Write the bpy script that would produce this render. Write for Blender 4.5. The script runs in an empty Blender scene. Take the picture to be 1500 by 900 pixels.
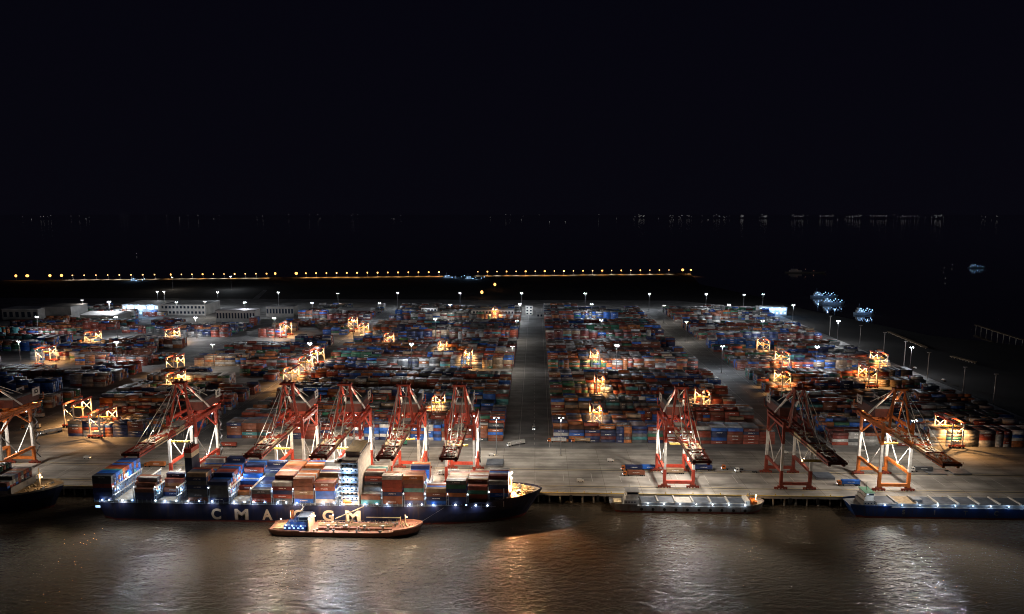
import bpy, math, random
import numpy as np
from mathutils import Vector, Matrix
random.seed(7)
C = bpy.context.scene.collection
R = math.radians

# ------------------------------------------------------------------ camera, sky, exposure
sc = bpy.context.scene
CAM_H = 185.0
HAZE = 0
cam_d = bpy.data.cameras.new('camera'); cam = bpy.data.objects.new('camera', cam_d); C.objects.link(cam)
cam_d.sensor_width = 36.0; cam_d.lens = 24.0; cam_d.clip_start = 1.0; cam_d.clip_end = 90000.0
cam.location = (0, 0, CAM_H); cam.rotation_euler = (R(90 - 7.86), 0, R(2.0))
sc.camera = cam
sc.view_settings.view_transform = 'Standard'; sc.view_settings.look = 'None'
sc.view_settings.exposure = 0.0; sc.view_settings.gamma = 1.0
sc.cycles.use_light_tree = True
sc.cycles.max_bounces = 4; sc.cycles.diffuse_bounces = 2; sc.cycles.glossy_bounces = 3
sc.cycles.sample_clamp_indirect = 1.5; sc.cycles.use_denoising = True; sc.cycles.filter_width = 1.0; sc.cycles.use_adaptive_sampling = False
w = bpy.data.worlds.new('World'); sc.world = w; w.use_nodes = True
nt = w.node_tree; bg = nt.nodes['Background']
bg.inputs[1].default_value = 0.0050   # moonless night sky, faint glow of the port on the low air
_tc = nt.nodes.new('ShaderNodeTexCoord'); _sx = nt.nodes.new('ShaderNodeSeparateXYZ'); _cr = nt.nodes.new('ShaderNodeValToRGB')
nt.links.new(_tc.outputs['Generated'], _sx.inputs[0]); nt.links.new(_sx.outputs[2], _cr.inputs[0]); nt.links.new(_cr.outputs[0], bg.inputs[0])
_cr.color_ramp.elements[0].position = 0.0; _cr.color_ramp.elements[0].color = (0.44, 0.40, 0.84, 1)
_cr.color_ramp.elements[1].position = 0.45; _cr.color_ramp.elements[1].color = (0.32, 0.30, 0.84, 1)

def at(px, py, z=0.0):
    """ground point under a spot of the survey sketch (used to lay the port out)"""
    P, Y = R(7.86), R(2.0)
    x = (px - 750) / 1000; y = -(py - 450) / 1000
    dy = math.cos(P) + y * math.sin(P); dz = -math.sin(P) + y * math.cos(P)
    c, s = math.cos(Y), math.sin(Y)
    t = (z - CAM_H) / dz
    return ((x * c - dy * s) * t, (x * s + dy * c) * t)

# ------------------------------------------------------------------ materials
M = {}
def mat(name, col, rough=0.6, metal=0.0, var=0.25, scale=0.3, emit=None, es=0.0, bump=0.0):
    m = bpy.data.materials.new(name); m.use_nodes = True; n = m.node_tree; b = n.nodes['Principled BSDF']
    b.inputs['Roughness'].default_value = rough; b.inputs['Metallic'].default_value = metal
    b.inputs['Base Color'].default_value = (*col, 1)
    if emit:
        b.inputs['Emission Color'].default_value = (*emit, 1); b.inputs['Emission Strength'].default_value = es
        m.cycles.emission_sampling = 'NONE'
    elif var:
        g = n.nodes.new('ShaderNodeNewGeometry'); t = n.nodes.new('ShaderNodeTexNoise')
        t.inputs['Scale'].default_value = scale; t.inputs['Detail'].default_value = 5
        r = n.nodes.new('ShaderNodeMapRange'); r.inputs[1].default_value = 0.3; r.inputs[2].default_value = 0.7
        r.inputs[3].default_value = 1 - var; r.inputs[4].default_value = 1 + var * 0.5
        v = n.nodes.new('ShaderNodeVectorMath'); v.operation = 'SCALE'; v.inputs[0].default_value = col
        n.links.new(g.outputs['Position'], t.inputs['Vector']); n.links.new(t.outputs[0], r.inputs[0])
        n.links.new(r.outputs[0], v.inputs['Scale']); n.links.new(v.outputs[0], b.inputs['Base Color'])
        if bump:
            bp = n.nodes.new('ShaderNodeBump'); bp.inputs['Distance'].default_value = bump
            n.links.new(t.outputs[0], bp.inputs['Height']); n.links.new(bp.outputs[0], b.inputs['Normal'])
    M[name] = m; return m

mat('red', (0.52, 0.065, 0.035), .45, 0, .35, .5)
mat('orange', (0.62, 0.17, 0.03), .45, 0, .35, .5)
mat('maroon', (0.26, 0.045, 0.025), .5, 0, .35, .5)
mat('house_dark', (0.11, 0.028, 0.02), .6, 0, .3, .4)
mat('white', (0.72, 0.70, 0.66), .5, 0, .25, .5)
mat('cream', (0.70, 0.58, 0.38), .5, 0, .2, .5)
mat('letter_cream', (0.80, 0.66, 0.48), .5, 0, .15, .5)
mat('steel', (0.22, 0.23, 0.25), .5, .2, .3, .5)
mat('dark', (0.03, 0.03, 0.035), .7, 0, .3, .5)
mat('rubber', (0.015, 0.015, 0.016), .9, 0, .2, 1)
mat('glass', (0.02, 0.03, 0.05), .1, 0, 0)
mat('navy_hull', (0.010, 0.016, 0.05), .45, 0, .3, .12)
mat('blue_hull', (0.015, 0.07, 0.25), .4, 0, .3, .12)
mat('grey_hull', (0.28, 0.28, 0.29), .5, 0, .35, .15)
mat('boot_red', (0.22, 0.04, 0.025), .6, 0, .4, .3)
mat('rust_deck', (0.42, 0.20, 0.14), .6, 0, .35, .4)
mat('rust_hull', (0.22, 0.06, 0.035), .5, 0, .4, .3)
mat('deck_grey', (0.30, 0.31, 0.33), .6, 0, .35, .4)
mat('deck_tan', (0.42, 0.30, 0.17), .7, 0, .4, .6)
mat('hatch_grey', (0.10, 0.12, 0.155), .6, 0, .4, .3)
mat('hatch_light', (0.50, 0.48, 0.44), .6, 0, .3, .3)
mat('lash_blue', (0.36, 0.47, 0.62), .5, 0, .3, .4)
mat('wall_pale', (0.45, 0.44, 0.43), .8, 0, .25, .1)
mat('wall_grey', (0.24, 0.23, 0.22), .8, 0, .25, .1)
mat('roof_pale', (0.42, 0.42, 0.43), .7, 0, .3, .1)
mat('roof_dark', (0.10, 0.10, 0.11), .7, 0, .3, .1)
mat('kerb', (0.40, 0.36, 0.30), .8, 0, .35, .2)
mat('line_white', (0.62, 0.60, 0.55), .7, 0, .35, .6)
mat('line_yellow', (0.60, 0.42, 0.08), .7, 0, .3, .6)
mat('rail', (0.06, 0.055, 0.05), .5, .4, .2, 1)
mat('land', (0.035, 0.032, 0.03), .95, 0, .5, .01)
mat('far_road', (0.20, 0.18, 0.15), .9, 0, .3, .02)
mat('lamp_cool', (1, 1, 1), .5, emit=(0.86, 0.93, 1.0), es=14)
mat('lamp_blue', (1, 1, 1), .5, emit=(0.30, 0.55, 1.0), es=12)
mat('lamp_warm', (1, 1, 1), .5, emit=(1.0, 0.62, 0.28), es=12)
mat('lamp_sodium', (1, 1, 1), .5, emit=(1.0, 0.40, 0.09), es=3.2)
mat('lamp_road', (1, 1, 1), .5, emit=(1.0, 0.5, 0.18), es=2.4)
mat('lamp_far_blue', (1, 1, 1), .5, emit=(0.30, 0.55, 1.0), es=3)
mat('lamp_dim', (1, 1, 1), .5, emit=(1.0, 0.4, 0.2), es=.35)
mat('lamp_red', (1, 1, 1), .5, emit=(1.0, 0.05, 0.03), es=6)
mat('town_lamp', (1, 1, 1), .5, emit=(0.9, 0.85, 0.8), es=0.35)
mat('lit_window', (1, 1, 1), .5, emit=(0.35, 0.62, 1.0), es=1.2)

def hull_mat(name, col, rust):
    m = mat(name, col, .45, 0, .3, .12); n = m.node_tree; b = n.nodes['Principled BSDF']; L = n.links.new
    src = b.inputs['Base Color'].links[0].from_socket; g = n.nodes.new('ShaderNodeNewGeometry'); mp = n.nodes.new('ShaderNodeMapping'); mp.inputs['Scale'].default_value = (.55, .55, .07)
    t = n.nodes.new('ShaderNodeTexNoise'); t.inputs['Scale'].default_value = 1; t.inputs['Detail'].default_value = 6; L(g.outputs['Position'], mp.inputs['Vector']); L(mp.outputs[0], t.inputs['Vector'])
    r = n.nodes.new('ShaderNodeMapRange'); r.inputs[1].default_value = .52; r.inputs[2].default_value = .72; r.inputs[4].default_value = .75; L(t.outputs[0], r.inputs[0])
    x = n.nodes.new('ShaderNodeMix'); x.data_type = 'RGBA'; L(r.outputs[0], x.inputs[0]); L(src, x.inputs[6]); x.inputs[7].default_value = (*rust, 1); L(x.outputs[2], b.inputs['Base Color'])
for _n, _c, _r in (('navy_hull', (.010, .016, .05), (.05, .035, .035)), ('blue_hull', (.012, .055, .22), (.07, .06, .07)), ('grey_hull', (.24, .24, .25), (.16, .08, .045)), ('rust_hull', (.20, .06, .035), (.07, .035, .025))): hull_mat(_n, _c, _r)

def concrete(name, base, panel, joint, stain):
    m = bpy.data.materials.new(name); m.use_nodes = True; n = m.node_tree; b = n.nodes['Principled BSDF']
    b.inputs['Roughness'].default_value = 0.75
    g = n.nodes.new('ShaderNodeNewGeometry')
    br = n.nodes.new('ShaderNodeTexBrick'); br.offset = 0; br.inputs['Scale'].default_value = 1.0
    br.inputs['Brick Width'].default_value = panel[0]; br.inputs['Row Height'].default_value = panel[1]
    br.inputs['Mortar Size'].default_value = 0.16; br.inputs['Mortar Smooth'].default_value = 0.3
    br.inputs['Color1'].default_value = (*[c * 1.08 for c in base], 1); br.inputs['Color2'].default_value = (*[c * 0.90 for c in base], 1)
    br.inputs['Mortar'].default_value = (*joint, 1)
    mp = n.nodes.new('ShaderNodeMapping'); mp.inputs['Scale'].default_value = (0.02, 0.13, 1)
    t = n.nodes.new('ShaderNodeTexNoise'); t.inputs['Scale'].default_value = 1; t.inputs['Detail'].default_value = 6
    t2 = n.nodes.new('ShaderNodeTexNoise'); t2.inputs['Scale'].default_value = 0.06; t2.inputs['Detail'].default_value = 7
    mm = n.nodes.new('ShaderNodeMath'); mm.operation = 'MULTIPLY'
    r = n.nodes.new('ShaderNodeMapRange'); r.inputs[1].default_value = 0.16; r.inputs[2].default_value = 0.36
    r.inputs[3].default_value = stain; r.inputs[4].default_value = 1.12
    v = n.nodes.new('ShaderNodeVectorMath'); v.operation = 'SCALE'
    L = n.links.new
    L(g.outputs['Position'], br.inputs['Vector']); L(g.outputs['Position'], mp.inputs['Vector']); L(mp.outputs[0], t.inputs['Vector'])
    L(g.outputs['Position'], t2.inputs['Vector']); L(t.outputs[0], mm.inputs[0]); L(t2.outputs[0], mm.inputs[1]); L(mm.outputs[0], r.inputs[0])
    L(br.outputs['Color'], v.inputs[0]); L(r.outputs[0], v.inputs['Scale']); L(v.outputs[0], b.inputs['Base Color'])
    M[name] = m
concrete('apron', (0.40, 0.375, 0.34), (24, 11), (0.20, 0.17, 0.14), 0.5)
concrete('yard', (0.24, 0.235, 0.23), (30, 12), (0.15, 0.15, 0.15), 0.55)
concrete('road', (0.19, 0.19, 0.195), (60, 9), (0.12, 0.12, 0.12), 0.6)

def container_mat():
    m = bpy.data.materials.new('container_paint'); m.use_nodes = True; n = m.node_tree; b = n.nodes['Principled BSDF']; L = n.links.new
    b.inputs['Roughness'].default_value = 0.5
    a = n.nodes.new('ShaderNodeAttribute'); a.attribute_name = 'paint'
    uv = n.nodes.new('ShaderNodeUVMap'); uv.uv_map = 'UVMap'
    sx = n.nodes.new('ShaderNodeSeparateXYZ'); L(uv.outputs[0], sx.inputs[0])
    g = n.nodes.new('ShaderNodeNewGeometry')
    t = n.nodes.new('ShaderNodeTexNoise'); t.inputs['Scale'].default_value = 0.35; t.inputs['Detail'].default_value = 5; L(g.outputs['Position'], t.inputs['Vector'])
    r = n.nodes.new('ShaderNodeMapRange'); r.inputs[1].default_value = .3; r.inputs[2].default_value = .7; r.inputs[3].default_value = .6; r.inputs[4].default_value = 1.2
    L(t.outputs[0], r.inputs[0])
    v = n.nodes.new('ShaderNodeVectorMath'); v.operation = 'SCALE'; L(a.outputs['Color'], v.inputs[0]); L(r.outputs[0], v.inputs['Scale'])
    # white line of blurred lettering across the middle of some boxes' sides
    def band(src, lo, hi):
        p = n.nodes.new('ShaderNodeMath'); p.operation = 'GREATER_THAN'; p.inputs[1].default_value = lo; L(src, p.inputs[0])
        q = n.nodes.new('ShaderNodeMath'); q.operation = 'LESS_THAN'; q.inputs[1].default_value = hi; L(src, q.inputs[0])
        o = n.nodes.new('ShaderNodeMath'); o.operation = 'MULTIPLY'; L(p.outputs[0], o.inputs[0]); L(q.outputs[0], o.inputs[1]); return o.outputs[0]
    def mul(x, y):
        o = n.nodes.new('ShaderNodeMath'); o.operation = 'MULTIPLY'; L(x, o.inputs[0]); L(y, o.inputs[1]); return o.outputs[0]
    t2 = n.nodes.new('ShaderNodeTexNoise'); t2.inputs['Scale'].default_value = 2.2; t2.inputs['Detail'].default_value = 1; L(g.outputs['Position'], t2.inputs['Vector'])
    ww = mul(mul(band(sx.outputs[0], .30, .70), band(sx.outputs[1], .40, .64)), mul(a.outputs['Alpha'], band(t2.outputs[0], .44, .9)))
    mx = n.nodes.new('ShaderNodeMix'); mx.data_type = 'RGBA'; L(ww, mx.inputs[0]); L(v.outputs[0], mx.inputs[6]); mx.inputs[7].default_value = (.75, .75, .75, 1)
    L(mx.outputs[2], b.inputs['Base Color'])
    # corrugated sides
    wv = n.nodes.new('ShaderNodeTexWave'); wv.inputs['Scale'].default_value = 0.55; L(g.outputs['Position'], wv.inputs['Vector'])
    bp = n.nodes.new('ShaderNodeBump'); bp.inputs['Distance'].default_value = 0.02; bp.inputs['Strength'].default_value = .4
    L(wv.outputs[0], bp.inputs['Height']); L(bp.outputs[0], b.inputs['Normal'])
    M['container'] = m
container_mat()

def water_mat():
    m = bpy.data.materials.new('harbour_water'); m.use_nodes = True; n = m.node_tree; b = n.nodes['Principled BSDF']; L = n.links.new
    b.inputs['Base Color'].default_value = (0.075, 0.058, 0.040, 1); b.inputs['Roughness'].default_value = 0.07
    b.inputs['IOR'].default_value = 1.33
    g = n.nodes.new('ShaderNodeNewGeometry')
    def noise(sx, sy, rot, det, dist):
        mp = n.nodes.new('ShaderNodeMapping'); mp.inputs['Scale'].default_value = (sx, sy, 1); mp.inputs['Rotation'].default_value = (0, 0, R(rot))
        t = n.nodes.new('ShaderNodeTexNoise'); t.inputs['Scale'].default_value = 1; t.inputs['Detail'].default_value = det; t.inputs['Distortion'].default_value = dist
        L(g.outputs['Position'], mp.inputs['Vector']); L(mp.outputs[0], t.inputs['Vector']); return t.outputs[0]
    big = noise(.13, .34, 12, 2, .5); small = noise(.42, 1.0, -14, 3, .4); patch = noise(.006, .016, 8, 3, .3)
    r2 = n.nodes.new('ShaderNodeMapRange'); r2.inputs[1].default_value = .36; r2.inputs[2].default_value = .60; r2.inputs[3].default_value = .30; r2.inputs[4].default_value = 1; L(patch, r2.inputs[0])
    # open river beyond the terminal lies calm
    sp = n.nodes.new('ShaderNodeSeparateXYZ'); L(g.outputs['Position'], sp.inputs[0]); cm = n.nodes.new('ShaderNodeMapRange'); cm.inputs[1].default_value = 470; cm.inputs[2].default_value = 800; cm.inputs[3].default_value = 1; cm.inputs[4].default_value = .02; L(sp.outputs[1], cm.inputs[0])
    mu = n.nodes.new('ShaderNodeMath'); mu.operation = 'MULTIPLY'; L(r2.outputs[0], mu.inputs[0]); L(cm.outputs[0], mu.inputs[1])
    b1 = n.nodes.new('ShaderNodeBump'); b1.inputs['Distance'].default_value = 1.5; L(big, b1.inputs['Height']); L(mu.outputs[0], b1.inputs['Strength'])
    b2 = n.nodes.new('ShaderNodeBump'); b2.inputs['Distance'].default_value = .85; L(small, b2.inputs['Height']); L(mu.outputs[0], b2.inputs['Strength']); L(b1.outputs[0], b2.inputs['Normal'])
    L(b2.outputs[0], b.inputs['Normal'])
    M['water'] = m
water_mat()

# ------------------------------------------------------------------ mesh helpers
BOXF = [(0, 3, 2, 1), (4, 5, 6, 7), (0, 1, 5, 4), (1, 2, 6, 5), (2, 3, 7, 6), (3, 0, 4, 7)]
class MB:
    def __init__(s): s.v = []; s.f = []
    def hexa(s, p):
        k = len(s.v); s.v += [tuple(q) for q in p]; s.f += [tuple(k + i for i in f) for f in BOXF]; return s
    def box(s, x0, x1, y0, y1, z0, z1):
        return s.hexa([(x0, y0, z0), (x1, y0, z0), (x1, y1, z0), (x0, y1, z0), (x0, y0, z1), (x1, y0, z1), (x1, y1, z1), (x0, y1, z1)])
    def beam(s, p, q, w, h=None):
        h = h or w; p = Vector(p); q = Vector(q); d = (q - p).normalized()
        u = d.cross(Vector((0, 0, 1))); u = Vector((1, 0, 0)) if u.length < 1e-3 else u.normalized(); n = d.cross(u)
        a = u * w / 2; b = n * h / 2
        return s.hexa([p - a - b, p + a - b, p + a + b, p - a + b, q - a - b, q + a - b, q + a + b, q - a + b])
    def cyl(s, p, q, r0, r1=None, n=8):
        r1 = r0 if r1 is None else r1; p = Vector(p); q = Vector(q); d = (q - p).normalized()
        u = d.cross(Vector((0, 0, 1))); u = Vector((1, 0, 0)) if u.length < 1e-3 else u.normalized(); w = d.cross(u); k = len(s.v)
        for c, r in ((p, r0), (q, r1)):
            for i in range(n):
                a = 2 * math.pi * i / n; s.v.append(tuple(c + u * r * math.cos(a) + w * r * math.sin(a)))
        for i in range(n): j = (i + 1) % n; s.f.append((k + i, k + j, k + n + j, k + n + i))
        s.f.append(tuple(k + n - 1 - i for i in range(n))); s.f.append(tuple(k + n + i for i in range(n))); return s
    def ball(s, c, r, n=6, m=4):
        k = len(s.v); s.v.append((c[0], c[1], c[2] + r))
        for j in range(1, m):
            t = math.pi * j / m
            for i in range(n):
                a = 2 * math.pi * i / n; s.v.append((c[0] + r * math.sin(t) * math.cos(a), c[1] + r * math.sin(t) * math.sin(a), c[2] + r * math.cos(t)))
        s.v.append((c[0], c[1], c[2] - r)); e = len(s.v) - 1
        for i in range(n):
            j = (i + 1) % n; s.f.append((k, k + 1 + i, k + 1 + j)); s.f.append((e, e - n + j, e - n + i))
            for q in range(m - 2): s.f.append((k + 1 + q * n + i, k + 1 + (q + 1) * n + i, k + 1 + (q + 1) * n + j, k + 1 + q * n + j))
        return s
    def poly(s, pts, z0, z1):
        k = len(s.v); n = len(pts)
        s.v += [(x, y, z0) for x, y in pts] + [(x, y, z1) for x, y in pts]
        s.f.append(tuple(k + n - 1 - i for i in range(n))); s.f.append(tuple(k + n + i for i in range(n)))
        for i in range(n): j = (i + 1) % n; s.f.append((k + i, k + j, k + n + j, k + n + i))
        return s
    def loft(s, rings, cap=True):
        k = len(s.v); n = len(rings[0])
        for rg in rings: s.v += [tuple(p) for p in rg]
        for a in range(len(rings) - 1):
            for i in range(n):
                j = (i + 1) % n; s.f.append((k + a * n + i, k + a * n + j, k + (a + 1) * n + j, k + (a + 1) * n + i))
        if cap: s.f.append(tuple(k + n - 1 - i for i in range(n))); e = k + (len(rings) - 1) * n; s.f.append(tuple(e + i for i in range(n)))
        return s
    def build(s, name, m, parent=None, loc=None):
        me = bpy.data.meshes.new(name); me.from_pydata(s.v, [], s.f); me.materials.append(M[m]); me.update()
        o = bpy.data.objects.new(name, me); C.objects.link(o)
        if parent: o.parent = parent
        if loc: o.location = loc
        return o
def B(name, m, parent, *boxes):
    b = MB()
    for x in boxes: b.box(*x)
    return b.build(name, m, parent)
def tag(o, label=None, cat=None, group=None, kind=None):
    if label: o['label'] = label
    if cat: o['category'] = cat
    if group: o['group'] = group
    if kind: o['kind'] = kind
    return o
def empty(name, loc, rz=0.0, label=None, cat=None, group=None):
    o = bpy.data.objects.new(name, None); C.objects.link(o); o.location = loc; o.rotation_euler = (0, 0, rz)
    o.empty_display_size = 2; return tag(o, label, cat, group)
def copy_tree(o, parent=None, kids=None):
    c = o.copy(); C.objects.link(c)
    if parent: c.parent = parent
    for ch in KIDS(o): copy_tree(ch, c)
    return c
def KIDS(o): return [x for x in bpy.data.objects if x.parent == o] if False else list(o.children)
def light(loc, watts, col, parent=None, r=0.5, spot=None, name='lamp_light', aim=None):
    d = bpy.data.lights.new(name, 'SPOT' if spot else 'POINT'); d.energy = watts; d.color = col; d.shadow_soft_size = r
    if spot: d.spot_size = R(spot); d.spot_blend = 0.6
    o = bpy.data.objects.new(name, d); C.objects.link(o); o.location = loc
    if aim: o.rotation_euler = (Vector(aim)).to_track_quat('-Z', 'Y').to_euler()
    if parent: o.parent = parent
    return o
COOL = (0.86, 0.93, 1.0); WARM = (1.0, 0.80, 0.58); SOD = (1.0, 0.50, 0.17); BLUE = (0.35, 0.62, 1.0)
def ordinal(n): return ['first', 'second', 'third', 'fourth', 'fifth', 'sixth', 'seventh', 'eighth', 'ninth', 'tenth', 'eleventh', 'twelfth', 'thirteenth', 'fourteenth', 'fifteenth', 'sixteenth', 'seventeenth', 'eighteenth', 'nineteenth', 'twentieth'][n] if n < 20 else '%dth' % (n + 1)

# ------------------------------------------------------------------ setting
WZ = -7.0      # water level
QY = 434.5     # quay edge
XE = 421.0     # right edge of the container yard
def sheet(name, pts, z, m):
    k = MB(); k.v = [(x, y, z) for x, y in pts]; k.f = [tuple(range(len(pts)))]
    return tag(k.build(name, m), kind='structure')
sheet('water', [(-60000, -400), (60000, -400), (60000, 70000), (-60000, 70000)], WZ, 'water')
k = MB().poly([(-4000, QY + 14), (470, QY + 14), (1600, QY + 14), (1500, 640), (900, 760), (600, 1050), (520, 1330), (500, 1520), (430, 1800), (480, 2150), (-1500, 1830), (-4000, 1500)], -9, -0.3)
tag(k.build('ground', 'land'), kind='structure')
k = MB().poly([(-1300, 500), (XE + 24, 500), (XE + 24, 1330), (300, 1450), (-1300, 1450)], -0.2, -0.02)
tag(k.build('yard_ground', 'yard'), kind='structure')
k = MB().box(-1300, 900, QY, QY + 16, -1.8, 0.0); tag(k.build('quay_deck', 'apron'), kind='structure')
k = MB().box(-1300, 900, QY + 16, 521, -0.25, 0.0); tag(k.build('quay_apron', 'apron'), kind='structure')
k = MB().box(-1300, 900, QY + 16.5, QY + 17.5, -9, -1.8); tag(k.build('quay_wall', 'dark'), kind='structure')
k = MB().box(-1300, 900, QY - .15, QY + 0.5, 0, 0.28); tag(k.build('kerb', 'line_yellow'), kind='structure')
k = MB()
for i in range(150):
    x = -560 + i * 7.4
    for y in (QY + 1.6, QY + 8): k.cyl((x, y, -10), (x, y, -1.8), .6, n=6)
tag(k.build('quay_piles', 'kerb'), kind='stuff')
for y in (446.0, 476.0):
    k = MB().box(-1300, 900, y - .35, y + .35, -.01, 0.08); tag(k.build('crane_rail', 'rail'), kind='structure')
    k = MB().box(-1300, 900, y - 1.5, y - 1.3, -.01, 0.012).box(-1300, 900, y + 1.3, y + 1.5, -.01, .012); tag(k.build('rail_marking', 'line_yellow'), kind='structure')
k = MB()
for y in (484, 489.5, 495, 500.5, 506, 512): 
    k.box(-900, 900, y, y + .28, -.01, .014)
tag(k.build('lane_marking', 'line_white'), kind='structure')
k = MB()
for i in range(90):
    x = -900 + i * 20; k.box(x, x + .3, 455, 470, -.01, .016)
tag(k.build('bay_marking', 'line_white'), kind='structure')
# roads of the yard
def road(name, x0, x1, y0, y1):
    tag(MB().box(x0, x1, y0, y1, -.1, .006).build(name, 'road'), kind='structure')
    k = MB(); y = y0 + 6
    while y < y1 - 6: k.box((x0 + x1) / 2 - .12, (x0 + x1) / 2 + .12, y, y + 5, -.1, .011); y += 12
    k.box(x0 + 1.2, x0 + 1.45, y0, y1, -.1, .011).box(x1 - 1.45, x1 - 1.2, y0, y1, -.1, .011)
    tag(k.build('road_marking', 'line_white'), kind='structure')
ROADS = [(-14.0, 13.0), (205.0, 236.0), (-285.0, -257.0), (-447.0, -417.0)]
for a, b in ROADS: road('yard_road', a, b, 524, 1320)
road('edge_road', XE + 3, XE + 17, 524, 1330)
sheet('far_road', [(-1470, 1800), (-560, 1930), (470, 2075), (470, 2100), (-560, 1955), (-1470, 1826)], 0.3, 'far_road')
sheet('access_road', [at(505 - 165, 462), at(355, 462), at(392, 425), at(386, 425)], 0.02, 'yard')

# fenders
fb = MB().box(-.9, .9, -1.0, 0, -5.2, -1.2)
f0 = None
for i in range(34):
    x = -300 + i * 18.0
    if f0 is None:
        f0 = fb.build('quay_fender', 'rubber'); o = f0
    else: o = f0.copy(); C.objects.link(o)
    o.location = (x, QY - .16, 0)
    tag(o, 'black rubber fender pad hanging on the quay face above the water', 'fender', 'fenders along the quay face')
b0 = None
for i in range(34):
    x = -291 + i * 18.0
    if b0 is None: b0 = MB().cyl((0, 0, 0), (0, 0, .7), .3, .22).cyl((0, 0, .7), (0, 0, .95), .42, .36).build('mooring_bollard', 'line_yellow'); o = b0
    else: o = b0.copy(); C.objects.link(o)
    o.location = (x, QY + 1.4, 0); tag(o, 'small iron mooring bollard standing on the quay edge', 'bollard', 'bollards along the quay edge')

# ------------------------------------------------------------------ containers
PAL = {'brick red': (.30, .055, .03), 'maroon': (.17, .03, .025), 'brown': (.22, .075, .04), 'orange': (.44, .14, .035), 'blue': (.015, .12, .52),
       'navy': (.02, .035, .12), 'pale grey': (.42, .42, .42), 'white': (.52, .51, .50), 'dark grey': (.10, .11, .12), 'green': (.03, .17, .10), 'teal': (.06, .27, .30), 'tan': (.34, .24, .15)}
NAMES = list(PAL)
WT = dict(zip(NAMES, (14, 11, 13, 9, 14, 12, 8, 4, 12, 4, 3, 5)))
def pick(bias=None, rnd=random):
    ww = [WT[n] * (bias.get(n, 1) if bias else 1) for n in NAMES]
    return rnd.choices(NAMES, ww)[0]
CL, CW, CH = 12.19, 2.44, 2.62
BX = []           # joined containers: x0,y0,z0,x1,y1,z1,colour,logo
def add_joined(x, y, z, name, ln=CL, logo=None):
    BX.append((x, y, z, x + ln, y + CW, z + CH - .04, name, random.random() < .35 if logo is None else logo))
def finish_joined():
    n = len(BX); a = np.array([b[:6] for b in BX], dtype=np.float32)
    V = np.empty((n, 8, 3), np.float32)
    for i, (ix, iy, iz) in enumerate([(0, 1, 2), (3, 1, 2), (3, 4, 2), (0, 4, 2), (0, 1, 5), (3, 1, 5), (3, 4, 5), (0, 4, 5)]):
        V[:, i, 0] = a[:, ix]; V[:, i, 1] = a[:, iy]; V[:, i, 2] = a[:, iz]
    F = np.array(BOXF[1:], np.int32)[None] + (np.arange(n, dtype=np.int32) * 8)[:, None, None]
    me = bpy.data.meshes.new('stacked_containers')
    me.vertices.add(n * 8); me.vertices.foreach_set('co', V.ravel())
    me.loops.add(n * 20); me.loops.foreach_set('vertex_index', F.ravel())
    me.polygons.add(n * 5); me.polygons.foreach_set('loop_start', np.arange(0, n * 20, 4, dtype=np.int32))
    me.update(calc_edges=True)
    col = np.zeros((n, 5, 4, 4), np.float32)
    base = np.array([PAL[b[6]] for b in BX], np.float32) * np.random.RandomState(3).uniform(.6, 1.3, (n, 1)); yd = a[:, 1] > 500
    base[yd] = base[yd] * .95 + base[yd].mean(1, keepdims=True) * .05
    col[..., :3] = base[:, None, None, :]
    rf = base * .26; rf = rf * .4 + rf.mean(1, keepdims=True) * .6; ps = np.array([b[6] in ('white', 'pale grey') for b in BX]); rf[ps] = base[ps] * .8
    col[yd, 0, :, :3] = rf[yd][:, None, :]     # yard roofs greyed as weathered, and darkened to paint in the grazing-light shade
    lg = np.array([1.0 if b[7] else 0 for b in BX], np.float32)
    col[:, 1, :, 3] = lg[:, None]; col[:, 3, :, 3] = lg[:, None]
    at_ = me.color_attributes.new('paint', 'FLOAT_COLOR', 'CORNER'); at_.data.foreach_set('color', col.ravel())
    uv = me.uv_layers.new(name='UVMap'); u = np.tile(np.array([0, 0, 1, 0, 1, 1, 0, 1], np.float32), n * 5); uv.data.foreach_set('uv', u)
    me.materials.append(M['container']); me.validate()
    o = bpy.data.objects.new('stacked_containers', me); C.objects.link(o)
    tag(o, 'thousands of shipping containers stacked in long rows across the terminal yard', 'containers', kind='stuff')
CM = {}
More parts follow.
